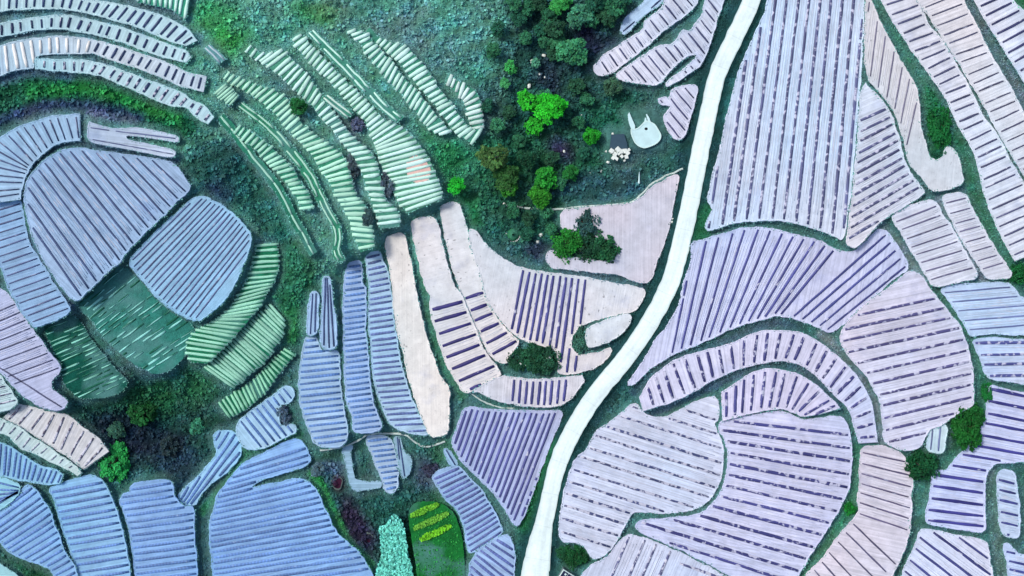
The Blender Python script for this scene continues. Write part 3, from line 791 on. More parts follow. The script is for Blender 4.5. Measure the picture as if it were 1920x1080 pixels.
blob(500, 400, 50, 120, (30, 96, 88), -25, .5, .9); blob(555, 520, 46, 110, (26, 104, 72), 10, .5, .9); blob(545, 620, 26, 60, (20, 112, 56), 0, .4, .9)
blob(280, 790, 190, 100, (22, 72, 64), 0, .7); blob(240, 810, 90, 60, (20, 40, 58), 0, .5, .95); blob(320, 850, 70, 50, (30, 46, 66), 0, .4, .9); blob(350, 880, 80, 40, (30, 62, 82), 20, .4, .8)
blob(280, 745, 80, 40, (22, 92, 52), 0, .4, .8); blob(370, 720, 60, 40, (26, 100, 66), -30, .4, .9); blob(160, 700, 46, 80, (22, 80, 62), -30, .5, .8); blob(285, 690, 40, 30, (44, 92, 112), 0, .4, .8)
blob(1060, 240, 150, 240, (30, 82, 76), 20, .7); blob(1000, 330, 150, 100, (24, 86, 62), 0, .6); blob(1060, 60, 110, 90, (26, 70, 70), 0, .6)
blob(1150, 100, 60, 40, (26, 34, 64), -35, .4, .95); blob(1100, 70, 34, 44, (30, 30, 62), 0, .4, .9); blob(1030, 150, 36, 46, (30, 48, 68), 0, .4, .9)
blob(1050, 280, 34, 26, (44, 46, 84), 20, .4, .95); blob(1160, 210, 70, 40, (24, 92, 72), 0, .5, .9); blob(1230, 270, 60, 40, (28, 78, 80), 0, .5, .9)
blob(880, 300, 60, 60, (36, 124, 92), 30, .5, .9); blob(830, 290, 36, 60, (24, 124, 74), -25, .5, .9); blob(870, 390, 30, 60, (20, 112, 62), -30, .5, .9)
blob(1120, 350, 130, 34, (38, 82, 92), -6, .5, .9); blob(1000, 420, 90, 50, (28, 88, 74), 0, .6, .9); blob(1015, 470, 34, 26, (36, 50, 80), 0, .5, .9); blob(960, 480, 50, 26, (44, 96, 98), 30, .5, .9)
line([(1060,508),(1130,520),(1200,538)], 18, (58, 90, 112), .9)
# road verges
m = np.clip((46 - d_road) / 14, 0, 1)[..., None]
COVER[:] = COVER * (1 - m) + C3((20, 62, 66)) * m
line([(1330,400),(1318,440)], 26, (16, 88, 56), .9); line([(1380,160),(1368,220)], 16, (38, 92, 96), .8)
line([(1028,830),(1000,920),(980,985)], 20, (18, 96, 52), .9, .8)
blob(1078, 1042, 34, 26, (18, 70, 44), 0, .5)
# banks on the right
line([(1628,-40),(1660,50),(1700,110),(1740,175)], 26, (56, 120, 104), .9); line([(1740,180),(1755,230),(1755,285)], 24, (20, 102, 66), .95); line([(1800,260),(1825,340),(1850,420),(1895,490)], 26, (34, 106, 78), .95)
line([(1808,-40),(1840,60),(1880,130),(1925,210)], 22, (90, 110, 122), .9); line([(1715,-10),(1760,75),(1810,160),(1870,260),(1930,380)], 12, (96, 118, 126), .9)
line([(1650,425),(1690,470),(1730,530),(1790,590)], 18, (104, 128, 138), .9); line([(1760,375),(1800,450),(1845,525)], 12, (110, 126, 144), .9)
blob(1908, 10, 30, 34, (24, 124, 70), 30, .6); blob(1905, 515, 30, 34, (20, 96, 58), 0, .5)
line([(1750,545),(1800,610),(1830,680),(1845,740),(1830,800),(1770,870)], 22, (40, 106, 84), .9); blob(1810, 790, 34, 46, (18, 92, 44), 25, .5); blob(1725, 870, 40, 40, (22, 90, 62), 0, .5)
line([(1725,880),(1725,960),(1710,1020),(1680,1090)], 26, (48, 104, 92), .9); line([(1605,840),(1602,920),(1575,985),(1500,1090)], 14, (40, 112, 76), .9); blob(1592, 952, 14, 16, (20, 120, 50), 0, .5)
line([(1855,890),(1860,960),(1872,1040),(1880,1100)], 16, (86, 112, 108), .9)
line([(1540,625),(1590,680),(1640,760),(1655,830)], 14, (104, 118, 130), .9, .6)
line([(1190,735),(1270,672),(1360,642),(1440,608),(1500,612)], 14, (40, 62, 88), .9, .6); line([(1215,778),(1300,738),(1385,702),(1440,682),(1510,695),(1570,755)], 13, (44, 66, 92), .9, .6)
# lower hollow
blob(745, 960, 130, 110, (32, 86, 82), 0, .7); blob(670, 985, 30, 80, (44, 38, 66), -25, .5, .95); blob(632, 905, 16, 20, (44, 16, 40), 0, .5); line([(590,890),(620,960),(650,1020),(690,1060)], 16, (24, 130, 52), .9)
blob(815, 1030, 58, 100, (20, 104, 50), 0, .6); blob(800, 885, 40, 40, (58, 70, 100), 0, .4, .8); blob(620, 870, 40, 30, (70, 96, 122), 0, .4, .8); blob(840, 845, 40, 30, (20, 100, 52), 0, .5, .9)
line([(555,845),(640,850)], 20, (44, 104, 90), .8); line([(375,960),(385,1080)], 18, (36, 80, 92), .8); line([(380,960),(430,900),(460,850),(560,815)], 12, (24, 112, 64), .8); blob(60, 1068, 60, 26, (22, 84, 56), 20, .5)
line([(790,430),(800,560),(830,680),(870,740)], 12, (24, 108, 66), .9)

va = fbm(GX, GY, 46, 21); vb = fbm(GX, GY, 120, 22); vc = fbm(GX, GY, 18, 23)
wk = np.clip(0.35 + dist / 6, 0, 1)
gr = COVER @ np.array([.3, .59, .11])
COVER[:] = COVER * .86 + (gr[..., None] * np.array([.8, 1.02, 1.1])) * .14
nb = (np.clip((5 - dist) / 3, 0, 1) * np.clip((d_road - 44) / 10, 0, 1) * .38)[..., None]
COVER[:] = COVER * (1 - nb) + C3((84, 118, 122)) * nb
COVER *= 1.34
COVER *= np.clip(1 + wk * (0.26 * va + 0.12 * vc), .4, 2.0)[..., None]
COVER *= np.stack([1 + .22 * wk * vb, 1 - .04 * vb, 1 + .14 * wk * va], -1).clip(.5, 1.7)

# ---------------------------------------------------------------- materials in use
SOIL = {'soil': soil_material('field_soil'), 'bare': soil_material('bare_soil', 0.05, 0.06, speck=True), 'comb': soil_material('harrowed_soil', 0.09, 0.06),
        'grassy': None}
M_HALO_RIM = soil_material('halo_rim_soil', 0.04, 0.06)
GAPC = col(200, 202, 226)
M_STRIP = {'film': film_material('film_dark', 0.55, 0.66, 0.72, GAPC), 'dash': film_material('film_chain', 1.3, 0.52, 0.62, col(196, 198, 228)),
           'dots': film_material('film_dotted', 1.5, 0.46, 0.54, GAPC), 'thin': film_material('furrow_dark', 0.8, 0.60, 0.74, col(168, 176, 206)),
           'ladder': film_material('film_ladder', 1.0, 0.66, 0.78, col(160, 186, 228), True),
           'white': white_material('film_white', col(70, 140, 120)), 'rag': film_material('film_ragged', 0.22, 0.46, 0.56, col(26, 100, 80))}
M_STRIP['furrow'] = film_material('furrow_soil', 0.6, 0.5, 0.62, col(206, 208, 230))
M_GROUND = cover_material('ground_cover')
M_GRASSY = None
def grassy_material():
    m, nt, b = new_mat('grassy_soil', 0.95, 0.1)
    geo = N(nt, 'ShaderNodeNewGeometry'); oi = N(nt, 'ShaderNodeObjectInfo')
    a = noise_tex(nt, geo.outputs['Position'], 0.5, 5, 0.65); d = noise_tex(nt, geo.outputs['Position'], 2.4, 3, 0.6)
    f = math_node(nt, 'MULTIPLY', ramp(nt, a, 0.25, 0.75, 0.66, 1.4), ramp(nt, d, 0.3, 0.7, 0.8, 1.25))
    c = scale_col(nt, oi.outputs['Color'], f)
    w = noise_tex(nt, geo.outputs['Position'], 0.16, 3, 0.55)
    c = mix_col(nt, ramp(nt, w, 0.5, 0.66, 0, 0.75), c, col(92, 146, 148))
    nt.links.new(c, b.inputs['Base Color'])
    bump(nt, b, math_node(nt, 'ADD', a, d), 0.7, 0.2)
    return m
SOIL['grassy'] = grassy_material()

# ---------------------------------------------------------------- ground sheet
def ground_mesh():
    ex = [400, 1500, 12000]
    xs = np.r_[[gx[0] - e for e in ex[::-1]], gx, [gx[-1] + e for e in ex]]
    ys = np.r_[[gy[0] - e for e in ex[::-1]], gy, [gy[-1] + e for e in ex]]
    XX, YY = np.meshgrid(xs, ys)
    ZZ = np.pad(ZG, 3, mode='edge'); CC = np.pad(COVER, ((3, 3), (3, 3), (0, 0)), mode='edge')
    out = np.ones(XX.shape, bool); out[3:-3, 3:-3] = False
    CC[out] = np.array(col(44, 108, 92)) * 1.3
    ny, nx = XX.shape
    V = Wn(XX, YY, ZZ).reshape(-1, 3).astype(np.float32)
    idx = np.arange(nx * ny).reshape(ny, nx)
    F = np.stack([idx[1:, :-1], idx[1:, 1:], idx[:-1, 1:], idx[:-1, :-1]], -1).reshape(-1, 4).astype(np.int32)
    me = bpy.data.meshes.new('ground')
    me.vertices.add(len(V)); me.vertices.foreach_set('co', V.ravel())
    me.loops.add(F.size); me.loops.foreach_set('vertex_index', F.ravel())
    me.polygons.add(len(F)); me.polygons.foreach_set('loop_start', np.arange(0, F.size, 4, dtype=np.int32))
    me.polygons.foreach_set('use_smooth', np.ones(len(F), bool))
    me.update(calc_edges=True)
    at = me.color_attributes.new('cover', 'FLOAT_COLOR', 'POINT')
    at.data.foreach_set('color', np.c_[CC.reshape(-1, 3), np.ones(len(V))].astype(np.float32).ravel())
    me.materials.append(M_GROUND)
    o = bpy.data.objects.new('ground', me); o['kind'] = 'structure'
    return link(o)
ground_mesh()

# ---------------------------------------------------------------- road
M_ROAD = road_material()
M_EDGE = plain_material('road_shoulder', col(120, 160, 160), 0.95, 0.25, 1.5)
def road():
    D = RC; T = np.gradient(D, axis=0); T /= np.linalg.norm(T, axis=1)[:, None]
    Nn = np.stack([-T[:, 1], T[:, 0]], 1)
    V, F, UV = [], [], []
    run = np.r_[0, np.cumsum(np.linalg.norm(np.diff(D, axis=0), axis=1))] * S
    for i in range(len(D)):
        w = RWid[i] / 2
        UV += [(run[i], v) for v in (-1, -1, 0, 1, 1)]
        jl = mnoise.noise(Vector((i * .35, 0, 0))) * 1.6; jr = mnoise.noise(Vector((i * .35, 9, 0))) * 1.6
        for k, (o, dz) in enumerate(((-w - jl, -0.35), (-w - jl, 0.0), (0, 0.06), (w + jr, 0.0), (w + jr, -0.35))):
            p = D[i] + Nn[i] * o
            V.append(W(p[0], p[1], RZ[i] + dz))
        if i:
            a, b = (i - 1) * 5, i * 5
            for k in range(4): F.append((a + k, b + k, b + k + 1, a + k + 1))
    o = mesh_obj('road', V, F, M_ROAD, None, UV); o['kind'] = 'structure'
    return o
road()

def ribbon(name, P, width, mat, zoff=0.06, thick=0.12, step=5):
    D = catmull(P, step); D = jitter(D, 0.6)
    T = np.gradient(D, axis=0); T /= np.linalg.norm(T, axis=1)[:, None] + 1e-9
    Nn = np.stack([-T[:, 1], T[:, 0]], 1)
    V, F = [], []
    for i in range(len(D)):
        z = ground_z(*D[i]) + zoff
        w = width / 2 * (1 + 0.35 * mnoise.noise(Vector((D[i][0] * .06, D[i][1] * .06, 1))))
        for o, dz in ((-w, -thick), (-w * .8, thick * .6), (w * .8, thick * .6), (w, -thick)):
            p = D[i] + Nn[i] * o
            V.append(W(p[0], p[1], z + dz))
        if i:
            a, b = (i - 1) * 4, i * 4
            for k in range(3): F.append((a + k, b + k, b + k + 1, a + k + 1))
    return mesh_obj(name, V, F, mat, smooth=True)
M_PATH = plain_material('path_soil', col(196, 214, 216), 0.95, 0.2, 1.5)
for P, w in (([(945,384),(990,390),(1050,392),(1100,387),(1175,381),(1200,368),(1222,345),(1250,330),(1281,316)], 4),
             ([(880,735),(905,752),(940,764),(965,766)], 3), ([(600,845),(640,838),(668,828),(690,815),(720,812),(760,816),(780,830),(800,838),(835,828)], 4)):
    o = ribbon('footpath', P, w, M_PATH, 0.1); o['kind'] = 'structure'

# ---------------------------------------------------------------- fields
WK = {'white': 1.22, 'film': 1.12, 'dash': 1.36, 'dots': 1.25, 'thin': 1.0, 'ladder': 1.12, 'rag': 1.25, 'furrow': 1.0}
def strip_mesh(p0, p1, width, h, style, parent, origin, colr, wob=0.7, midpts=None):
    L = math.hypot(p1[0] - p0[0], p1[1] - p0[1])
    if L < 4: return None
    n = max(2, int(L / (9 if L < 60 else 16)) + 1)
    if midpts is None:
        base = [(p0[0] + (p1[0] - p0[0]) * i / (n - 1), p0[1] + (p1[1] - p0[1]) * i / (n - 1)) for i in range(n)]
    else:
        base = midpts; n = len(base)
    seed = random.uniform(0, 500)
    V, UV, F = [], [], []
    top = 0.12 if style in ('white', 'film', 'dash', 'dots') else 0.07
    acc = 0.0
    for i, (x, y) in enumerate(base):
        a = base[max(0, i - 1)]; b = base[min(n - 1, i + 1)]
        tx, ty = b[0] - a[0], b[1] - a[1]
        l = math.hypot(tx, ty) or 1
        nx, ny = -ty / l, tx / l
        if i: acc += math.hypot(x - base[i - 1][0], y - base[i - 1][1]) * S
        off = mnoise.noise(Vector((seed, i * .45, 0))) * wob
        w = width * WK[style] / 2 * (1 + 0.28 * mnoise.noise(Vector((seed, i * .8, 7))))
        if i in (0, n - 1): w *= 0.75
        for o, dz, v in ((-1, -0.05, -1), (-.78, top, -.7), (.78, top, .7), (1, -0.05, 1)):
            V.append(W(x + nx * (o * w + off), y + ny * (o * w + off), h + dz)); UV.append((acc, v))
        if i:
            p, q = (i - 1) * 4, i * 4
            for k in range(3): F.append((p + k, q + k, q + k + 1, p + k + 1))
    F.append((0, 1, 2, 3)); e = (n - 1) * 4; F.append((e + 3, e + 2, e + 1, e))
    return mesh_obj('film_strip', V, F, M_STRIP[style], parent, UV, origin, smooth=True, color=colr)

def clip_line(p0, p1, P, ext):
    d = np.array(p1, float) - np.array(p0, float)
    L = np.linalg.norm(d); d /= L
    a = np.array(p0, float) - d * ext; b = np.array(p1, float) + d * ext
    r = b - a
    Q = np.roll(P, -1, 0); s = Q - P
    den = r[0] * s[:, 1] - r[1] * s[:, 0]
    with np.errstate(divide='ignore', invalid='ignore'):
        t = ((P[:, 0] - a[0]) * s[:, 1] - (P[:, 1] - a[1]) * s[:, 0]) / den
        u = ((P[:, 0] - a[0]) * r[1] - (P[:, 1] - a[1]) * r[0]) / den
    ts = sorted(t[(u >= 0) & (u < 1) & (t >= 0) & (t <= 1)])
    mid_in = lambda q: bool(inside(P, np.array([q[0]]), np.array([q[1]]))[0])
    ts = [0.0] + ts + [1.0]
    out = []
    for t0, t1 in zip(ts[:-1], ts[1:]):
        if t1 - t0 > 1e-4 and mid_in(a + r * (t0 + t1) / 2):
            out.append((a + r * t0, a + r * t1))
    return out

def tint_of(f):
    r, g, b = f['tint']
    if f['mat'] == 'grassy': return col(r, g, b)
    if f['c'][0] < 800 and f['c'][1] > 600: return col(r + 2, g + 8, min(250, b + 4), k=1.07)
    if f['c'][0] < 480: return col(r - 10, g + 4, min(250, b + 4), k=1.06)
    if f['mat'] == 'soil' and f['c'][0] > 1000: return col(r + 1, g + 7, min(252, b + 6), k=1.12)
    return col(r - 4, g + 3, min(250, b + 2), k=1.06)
VIS = (-45, -45, 1965, 1125)
n_strips = 0
for f in FIELDS:
    h = f['h']; P = f['outline']
    org = W(f['c'][0], f['c'][1], h - 0.5)
    root = empty(f['name'], org, f['label'], f['cat'], 'green terraces with white film strips' if (f['mat'] == 'grassy' and f['kind'] == 'ribs') else 'terraced fields')
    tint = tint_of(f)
    mat = SOIL[f['mat']]
    # soil bed: level top and an earth bank down into the ground
    if f['kind'] == 'poly':
        if f['rows']:
            r = f['rows'][0]
            ang = math.atan2(r[3] - r[1], r[2] - r[0])
        else:
            ang = math.pi / 2 if f['mat'] in ('comb', 'bare') else 0
        ca, sa = math.cos(ang), math.sin(ang)
        uvf = lambda x, y: ((x * ca + y * sa) * S, (-x * sa + y * ca) * S)
        n = len(P)
        V = [W(x, y, h) for x, y in P] + [W(x, y, h - 1.3) for x, y in inset(P, -1.5)]
        UV = [uvf(x, y) for x, y in P] * 2
        tris = tessellate_polygon([[Vector((x, y, 0)) for x, y in P]])
        F = []
        for t in tris:
            a, b, c = t
            if (P[b][0] - P[a][0]) * (P[c][1] - P[a][1]) - (P[b][1] - P[a][1]) * (P[c][0] - P[a][0]) > 0: t = (a, c, b)
            F.append(tuple(t))
        for i in range(n):
            j = (i + 1) % n
            F.append((i, j, n + j, n + i))
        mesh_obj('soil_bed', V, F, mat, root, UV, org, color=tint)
    else:
        o, q = f['outer'], f['inner']
        n = len(o); K = 4
        V, UV, F = [], [], []
        acc = 0.0
        for i in range(n):
            if i: acc += float(np.linalg.norm((o[i] + q[i] - o[i - 1] - q[i - 1]) / 2)) * S
            wd = float(np.linalg.norm(o[i] - q[i])) * S
            for k in range(K + 1):
                p = o[i] + (q[i] - o[i]) * k / K
                V.append(W(p[0], p[1], h)); UV.append((wd * k / K, acc))
        for i in range(n - 1):
            for k in range(K):
                a = i * (K + 1) + k; b = a + K + 1
                F.append((a, b, b + 1, a + 1))
        m0 = len(V); n2 = len(P)
        for x, y in P: V.append(W(x, y, h)); UV.append((0, 0))
        for x, y in P: V.append(W(x, y, h - 1.3)); UV.append((0, 0))
        for i in range(n2):
            j = (i + 1) % n2
            F.append((m0 + i, m0 + j, m0 + n2 + j, m0 + n2 + i))
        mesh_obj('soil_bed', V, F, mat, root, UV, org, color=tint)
    # low raised rim round the edge, added and made paler as a bright halo
    if f['edge_halo']:
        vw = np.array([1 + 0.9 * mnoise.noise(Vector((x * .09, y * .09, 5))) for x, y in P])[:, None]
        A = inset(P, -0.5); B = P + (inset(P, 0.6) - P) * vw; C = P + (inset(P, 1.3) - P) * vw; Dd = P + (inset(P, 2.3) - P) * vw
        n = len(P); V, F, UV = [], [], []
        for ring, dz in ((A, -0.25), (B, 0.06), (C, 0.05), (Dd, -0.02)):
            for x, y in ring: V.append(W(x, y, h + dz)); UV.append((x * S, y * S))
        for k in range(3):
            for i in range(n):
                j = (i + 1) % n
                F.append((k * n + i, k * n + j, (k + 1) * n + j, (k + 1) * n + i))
        mesh_obj('halo_rim', V, F, M_HALO_RIM, root, UV, org, smooth=True, color=tuple(min(.88, c * 1.06 + 0.01) for c in tint))
    # film-covered rows
    for r in f['rows']:
        if f['kind'] == 'poly':
            x0, y0, x1, y1, u0, v0, u1, v1, n, st, wd, cc = r[:12]
            fin = len(r) > 12
            IP = inset(P, 5.0 if st != 'ladder' else 3.5)
            if f['mat'] == 'grassy': IP = inset(P, 1.0)
            dA = np.array([x1 - x0, y1 - y0], float); dA /= np.linalg.norm(dA)
            mv = np.array([(u0 + u1 - x0 - x1) / 2, (v0 + v1 - y0 - y1) / 2])
            gap_px = abs(mv[0] * dA[1] - mv[1] * dA[0]) / max(1, n - 1)
            for k in range(n):
                t = (k / (n - 1) if n > 1 else 0.5)
                jt = random.uniform(-.08, .08) / max(1, n - 1)
                t += jt
                a = (x0 + (u0 - x0) * t, y0 + (v0 - y0) * t); b = (x1 + (u1 - x1) * t, y1 + (v1 - y1) * t)
                dark = random.uniform(.85, 1.2)
                if st in ('film', 'dash', 'dots', 'thin') and n > 3 and k < n - 1 and not fin and gap_px > 14.5:
                    for fr in (.3, .5, .7):
                        tt = t + (fr + random.uniform(-.06, .06)) / (n - 1)
                        a2 = (x0 + (u0 - x0) * tt, y0 + (v0 - y0) * tt); b2 = (x1 + (u1 - x1) * tt, y1 + (v1 - y1) * tt)
                        for s0, s1 in clip_line(a2, b2, IP, 500):
                            L = np.linalg.norm(s1 - s0)
                            if L < 14: continue
                            q0 = s0 + (s1 - s0) * random.uniform(0, .12); q1 = s1 - (s1 - s0) * random.uniform(0, .12)
                            kk = random.uniform(.74, .88) if fr == .5 else random.uniform(.82, .95)
                            o_ = strip_mesh(q0, q1, random.uniform(1.0, 1.9), h - .04, 'furrow', root, org, tuple(c * kk for c in tint), .5)
                            if o_: o_.name = 'furrow'; n_strips += 1
                for s0, s1 in clip_line(a, b, IP, 0 if fin else 500):
                    if st == 'rag':
                        L = np.linalg.norm(s1 - s0); pos = 0
                        while pos < L - 6:
                            ln = random.uniform(12, 50)
                            e = min(L, pos + ln)
                            q0 = s0 + (s1 - s0) * pos / L; q1 = s0 + (s1 - s0) * e / L
                            if random.random() < .72:
                                strip_mesh(q0, q1, wd * random.uniform(.7, 1.2), h, st, root, org, tuple(c * dark for c in col(*cc)), 1.0); n_strips += 1
                            pos = e + random.uniform(2, 8)
                        continue
                    strip_mesh(s0, s1, wd * random.uniform(.88, 1.1), h, st, root, org, tuple(c * dark for c in col(*cc))); n_strips += 1
        elif r[0] == 'across':
            _, t0, t1, n, st, wd, cc, mg = r
            o, q = f['outer'], f['inner']
            mid = (o + q) / 2
            d = np.r_[0, np.cumsum(np.linalg.norm(np.diff(mid, axis=0), axis=1))]; d /= d[-1]
            for k in range(n):
                t = t0 + (t1 - t0) * (k + random.uniform(-.12, .12)) / max(1, n - 1)
                a = np.array([np.interp(t, d, o[:, 0]), np.interp(t, d, o[:, 1])]); b = np.array([np.interp(t, d, q[:, 0]), np.interp(t, d, q[:, 1])])
                L = np.linalg.norm(b - a)
                if L < 2 * mg + 4: continue
                g = mg + (random.uniform(-4.5, 1.0) if (st == 'white' and f['mat'] == 'grassy') else random.uniform(0, 1.5))
                dark = random.uniform(.85, 1.15)
                cl = tuple(min(.85, c * dark) for c in col(*cc))
                strip_mesh(a + (b - a) * g / L, b - (b - a) * g / L, wd * random.uniform(.85, 1.12), h, st, root, org, cl); n_strips += 1
        else:
            _, n, st, wd, cc = r
            o, q = f['outer'], f['inner']
            for k in range(n):
                s = (k + .5) / n
                L = [tuple(o[i] + (q[i] - o[i]) * s) for i in range(0, len(o), 2)]
                # broken into lengths of film
                i = 0
                while i < len(L) - 2:
                    ln = random.randint(4, 9)
                    seg = L[i:i + ln]
                    if len(seg) >= 3:
                        strip_mesh(seg[0], seg[-1], wd, h, st, root, org, col(*cc), 0.5, midpts=seg); n_strips += 1
                    i += ln - (1 if random.random() < .6 else 0)
print('film strips', n_strips, 'fields', len(FIELDS))
# ---------------------------------------------------------------- grass and scrub on the banks
M_TUFT = leaf_material('bank_grass', 'cover')
def quads_object(name, V, colr, mat):
    n = len(V) // 4
    me = bpy.data.meshes.new(name)
    me.vertices.add(len(V)); me.vertices.foreach_set('co', V.astype(np.float32).ravel())
    me.loops.add(len(V)); me.loops.foreach_set('vertex_index', np.arange(len(V), dtype=np.int32))
    me.polygons.add(n); me.polygons.foreach_set('loop_start', np.arange(0, len(V), 4, dtype=np.int32))
    me.update(calc_edges=True)
    at = me.color_attributes.new('shade', 'FLOAT_COLOR', 'POINT')
    at.data.foreach_set('color', np.c_[colr, np.ones(len(V))].astype(np.float32).ravel())
    me.materials.append(mat)
    return bpy.data.objects.new(name, me)

def leaf_quads(c, size, tilt, r=rng):
    """one four-cornered leaf per centre c (n,3): random heading, tilted"""
    n = len(c)
    th = r.uniform(0, 2 * np.pi, n); ph = tilt
    ax = np.stack([np.cos(th), np.sin(th), np.zeros(n)], 1)
    up = np.stack([-np.sin(th) * np.cos(ph), np.cos(th) * np.cos(ph), np.sin(ph)], 1)
    a = ax * (size * r.uniform(.35, .6, n))[:, None]; b = up * (size * r.uniform(.6, 1.1, n))[:, None]
    V = np.stack([c - a * .7 - b * .5, c + a * .7 - b * .5, c + a + b * .2, c - a * .3 + b * .6], 1)
    return V.reshape(-1, 3)

jj, ii = np.where(free)
vis = ~site[jj, ii] & (GX[jj, ii] > -60) & (GX[jj, ii] < 1980) & (GY[jj, ii] > -60) & (GY[jj, ii] < 1140) & (d_road[jj, ii] > w_road[jj, ii] / 2 + 5)
jj, ii = jj[vis], ii[vis]
def scatter(name, label, per_cell, size, lift, pick, kdark):
    sel = np.repeat(np.arange(len(jj)), per_cell)
    sel = sel[pick(jj[sel], ii[sel])]
    x = GX[jj[sel], ii[sel]] + rng.uniform(-2.2, 2.2, len(sel)); y = GY[jj[sel], ii[sel]] + rng.uniform(-2.2, 2.2, len(sel))
    s = rng.uniform(*size, len(sel))
    z = ZG[jj[sel], ii[sel]] + lift * s
    c = Wn(x, y, z)
    V = leaf_quads(c, s, rng.uniform(.25, 1.2, len(sel)))
    base = COVER[jj[sel], ii[sel]]
    k = rng.uniform(*kdark, (len(sel), 1)) * rng.uniform(.88, 1.12, (len(sel), 3))
    o = quads_object(name, V, np.repeat(np.clip(base * k, .004, .6), 4, 0), M_TUFT)
    o['kind'] = 'stuff'; o['label'] = label; o['category'] = 'vegetation'
    link(o)
    return len(sel)
dd = dist
n1 = scatter('bank_grass', 'short green grass on the field banks and ditches', 5, (.12, .30), .25, lambda a, b: rng.uniform(0, 1, len(a)) < np.where(dd[a, b] < 2, .45, np.where(va[a, b] + .8 * vc[a, b] > -.45, .85, .25)), (.9, 1.7))
n2 = scatter('scrub', 'low dense scrub on the wild slopes and hollows', 3, (.3, .62), .45, lambda a, b: (dd[a, b] > 4) & (va[a, b] + .8 * vc[a, b] > -.25) & (rng.uniform(0, 1, len(a)) < np.where((GX[a, b] > 380) & (GX[a, b] < 900) & (GY[a, b] < 480), .22, .5)), (.75, 1.8))
# weeds creeping over the field edges
pw, hw = [], []
for f in FIELDS:
    P = resample(f['outline'], 1.3)
    nz = np.array([mnoise.noise(Vector((x * .05, y * .05, 11))) for x, y in P])
    keep = rng.uniform(-.5, .6, len(P)) < nz + .12
    Q = P[keep] + rng.normal(0, 1.3, (int(keep.sum()), 2))
    pw.append(Q); hw.append(np.full(len(Q), f['h'] + .03))
pw = np.vstack(pw); hw = np.concatenate(hw)
ok = (pw[:, 0] > -50) & (pw[:, 0] < 1970) & (pw[:, 1] > -50) & (pw[:, 1] < 1130)
pw, hw = pw[ok], hw[ok]
V = leaf_quads(Wn(pw[:, 0], pw[:, 1], hw), rng.uniform(.09, .26, len(pw)), rng.uniform(.1, .7, len(pw)))
ci = np.clip(((pw[:, 1] - gy[0]) / STEP).round().astype(int), 0, len(gy) - 1); cj = np.clip(((pw[:, 0] - gx[0]) / STEP).round().astype(int), 0, len(gx) - 1)
cc = COVER[ci, cj] * rng.uniform(1.0, 2.6, (len(pw), 1)) + .01
o = quads_object('edge_weeds', V, np.repeat(np.clip(cc, .004, .6), 4, 0), M_TUFT)
o['kind'] = 'stuff'; o['label'] = 'sparse weeds creeping over the field edges'; o['category'] = 'vegetation'
link(o)
print('tufts', n1, n2, len(pw))

# ---------------------------------------------------------------- trees
M_LEAF = leaf_material('leaves')
M_BARK = plain_material('bark', (0.07, 0.055, 0.045), 0.9, 0.3, 4)
def crown_mesh(seed, clumps=34, per=34, leaf=.15, flat=.75):
    r = np.random.default_rng(seed)
    cs = []
    while len(cs) < clumps:
        p = r.normal(0, 1, 3); p /= np.linalg.norm(p)
        p *= r.uniform(.45, .92) * np.array([1, 1, flat])
        if p[2] > -.45 * flat: cs.append(p)
    C, K = [], []
    for p in cs:
        rad = r.uniform(.18, .34)
        q = r.normal(0, 1, (per, 3)); q /= np.linalg.norm(q, axis=1)[:, None]
        q[:, 2] = np.where(r.uniform(0, 1, per) < .7, np.abs(q[:, 2]), q[:, 2])
        q *= (rad * r.uniform(.55, 1.05, per))[:, None]
        C.append(p + q * np.array([1, 1, .8]))
        K.append(r.uniform(.62, 1.4) * r.uniform(.7, 1.3, per))
    C = np.vstack(C); K = np.concatenate(K)
    V = leaf_quads(C, r.uniform(leaf * .7, leaf * 1.4, len(C)), r.uniform(.0, .9, len(C)), r)
    cc = np.stack([K * r.uniform(.85, 1.3, len(K)), K, K * r.uniform(.8, 1.15, len(K))], 1)
    o = quads_object('crown', V, np.repeat(cc, 4, 0), M_LEAF)
    me = o.data
    bpy.data.objects.remove(o)
    return me
CROWNS = [crown_mesh(s) for s in range(11, 16)]
FINE = [crown_mesh(s, 46, 40, .11, .7) for s in range(31, 34)]
def trunk_mesh(seed):
    r = random.Random(seed)
    V, F = [], []
    def tube(pts_, rad):
        b0 = len(V); n = 7
        for (x, y, z), ra in zip(pts_, rad):
            for k in range(n):
                a = 2 * math.pi * k / n
                V.append((x + ra * math.cos(a), y + ra * math.sin(a), z))
        for i in range(len(pts_) - 1):
            for k in range(n):
                F.append((b0 + i * n + k, b0 + i * n + (k + 1) % n, b0 + (i + 1) * n + (k + 1) % n, b0 + (i + 1) * n + k))
    tube([(0, 0, -.3), (.02, .01, .5), (-.02, .03, 1.0), (.02, 0, 1.5)], [.13, .1, .085, .05])
    for k in range(5):
        a = k * 1.256 + r.uniform(-.3, .3); z = r.uniform(.8, 1.2)
        tube([(0, 0, z), (.3 * math.cos(a), .3 * math.sin(a), z + .3), (.6 * math.cos(a), .6 * math.sin(a), z + .5)], [.05, .035, .015])
    me = bpy.data.meshes.new('trunk'); me.from_pydata(V, [], F); me.materials.append(M_BARK)
    return me
TRUNKS = [trunk_mesh(s) for s in range(3)]
G_BR = (44, 178, 46); G_MID = (40, 132, 64); G_DK = (34, 96, 78); G_OL = (52, 104, 56); G_TEAL = (60, 138, 108); G_DEEP = (22, 74, 52)
tcount = 0
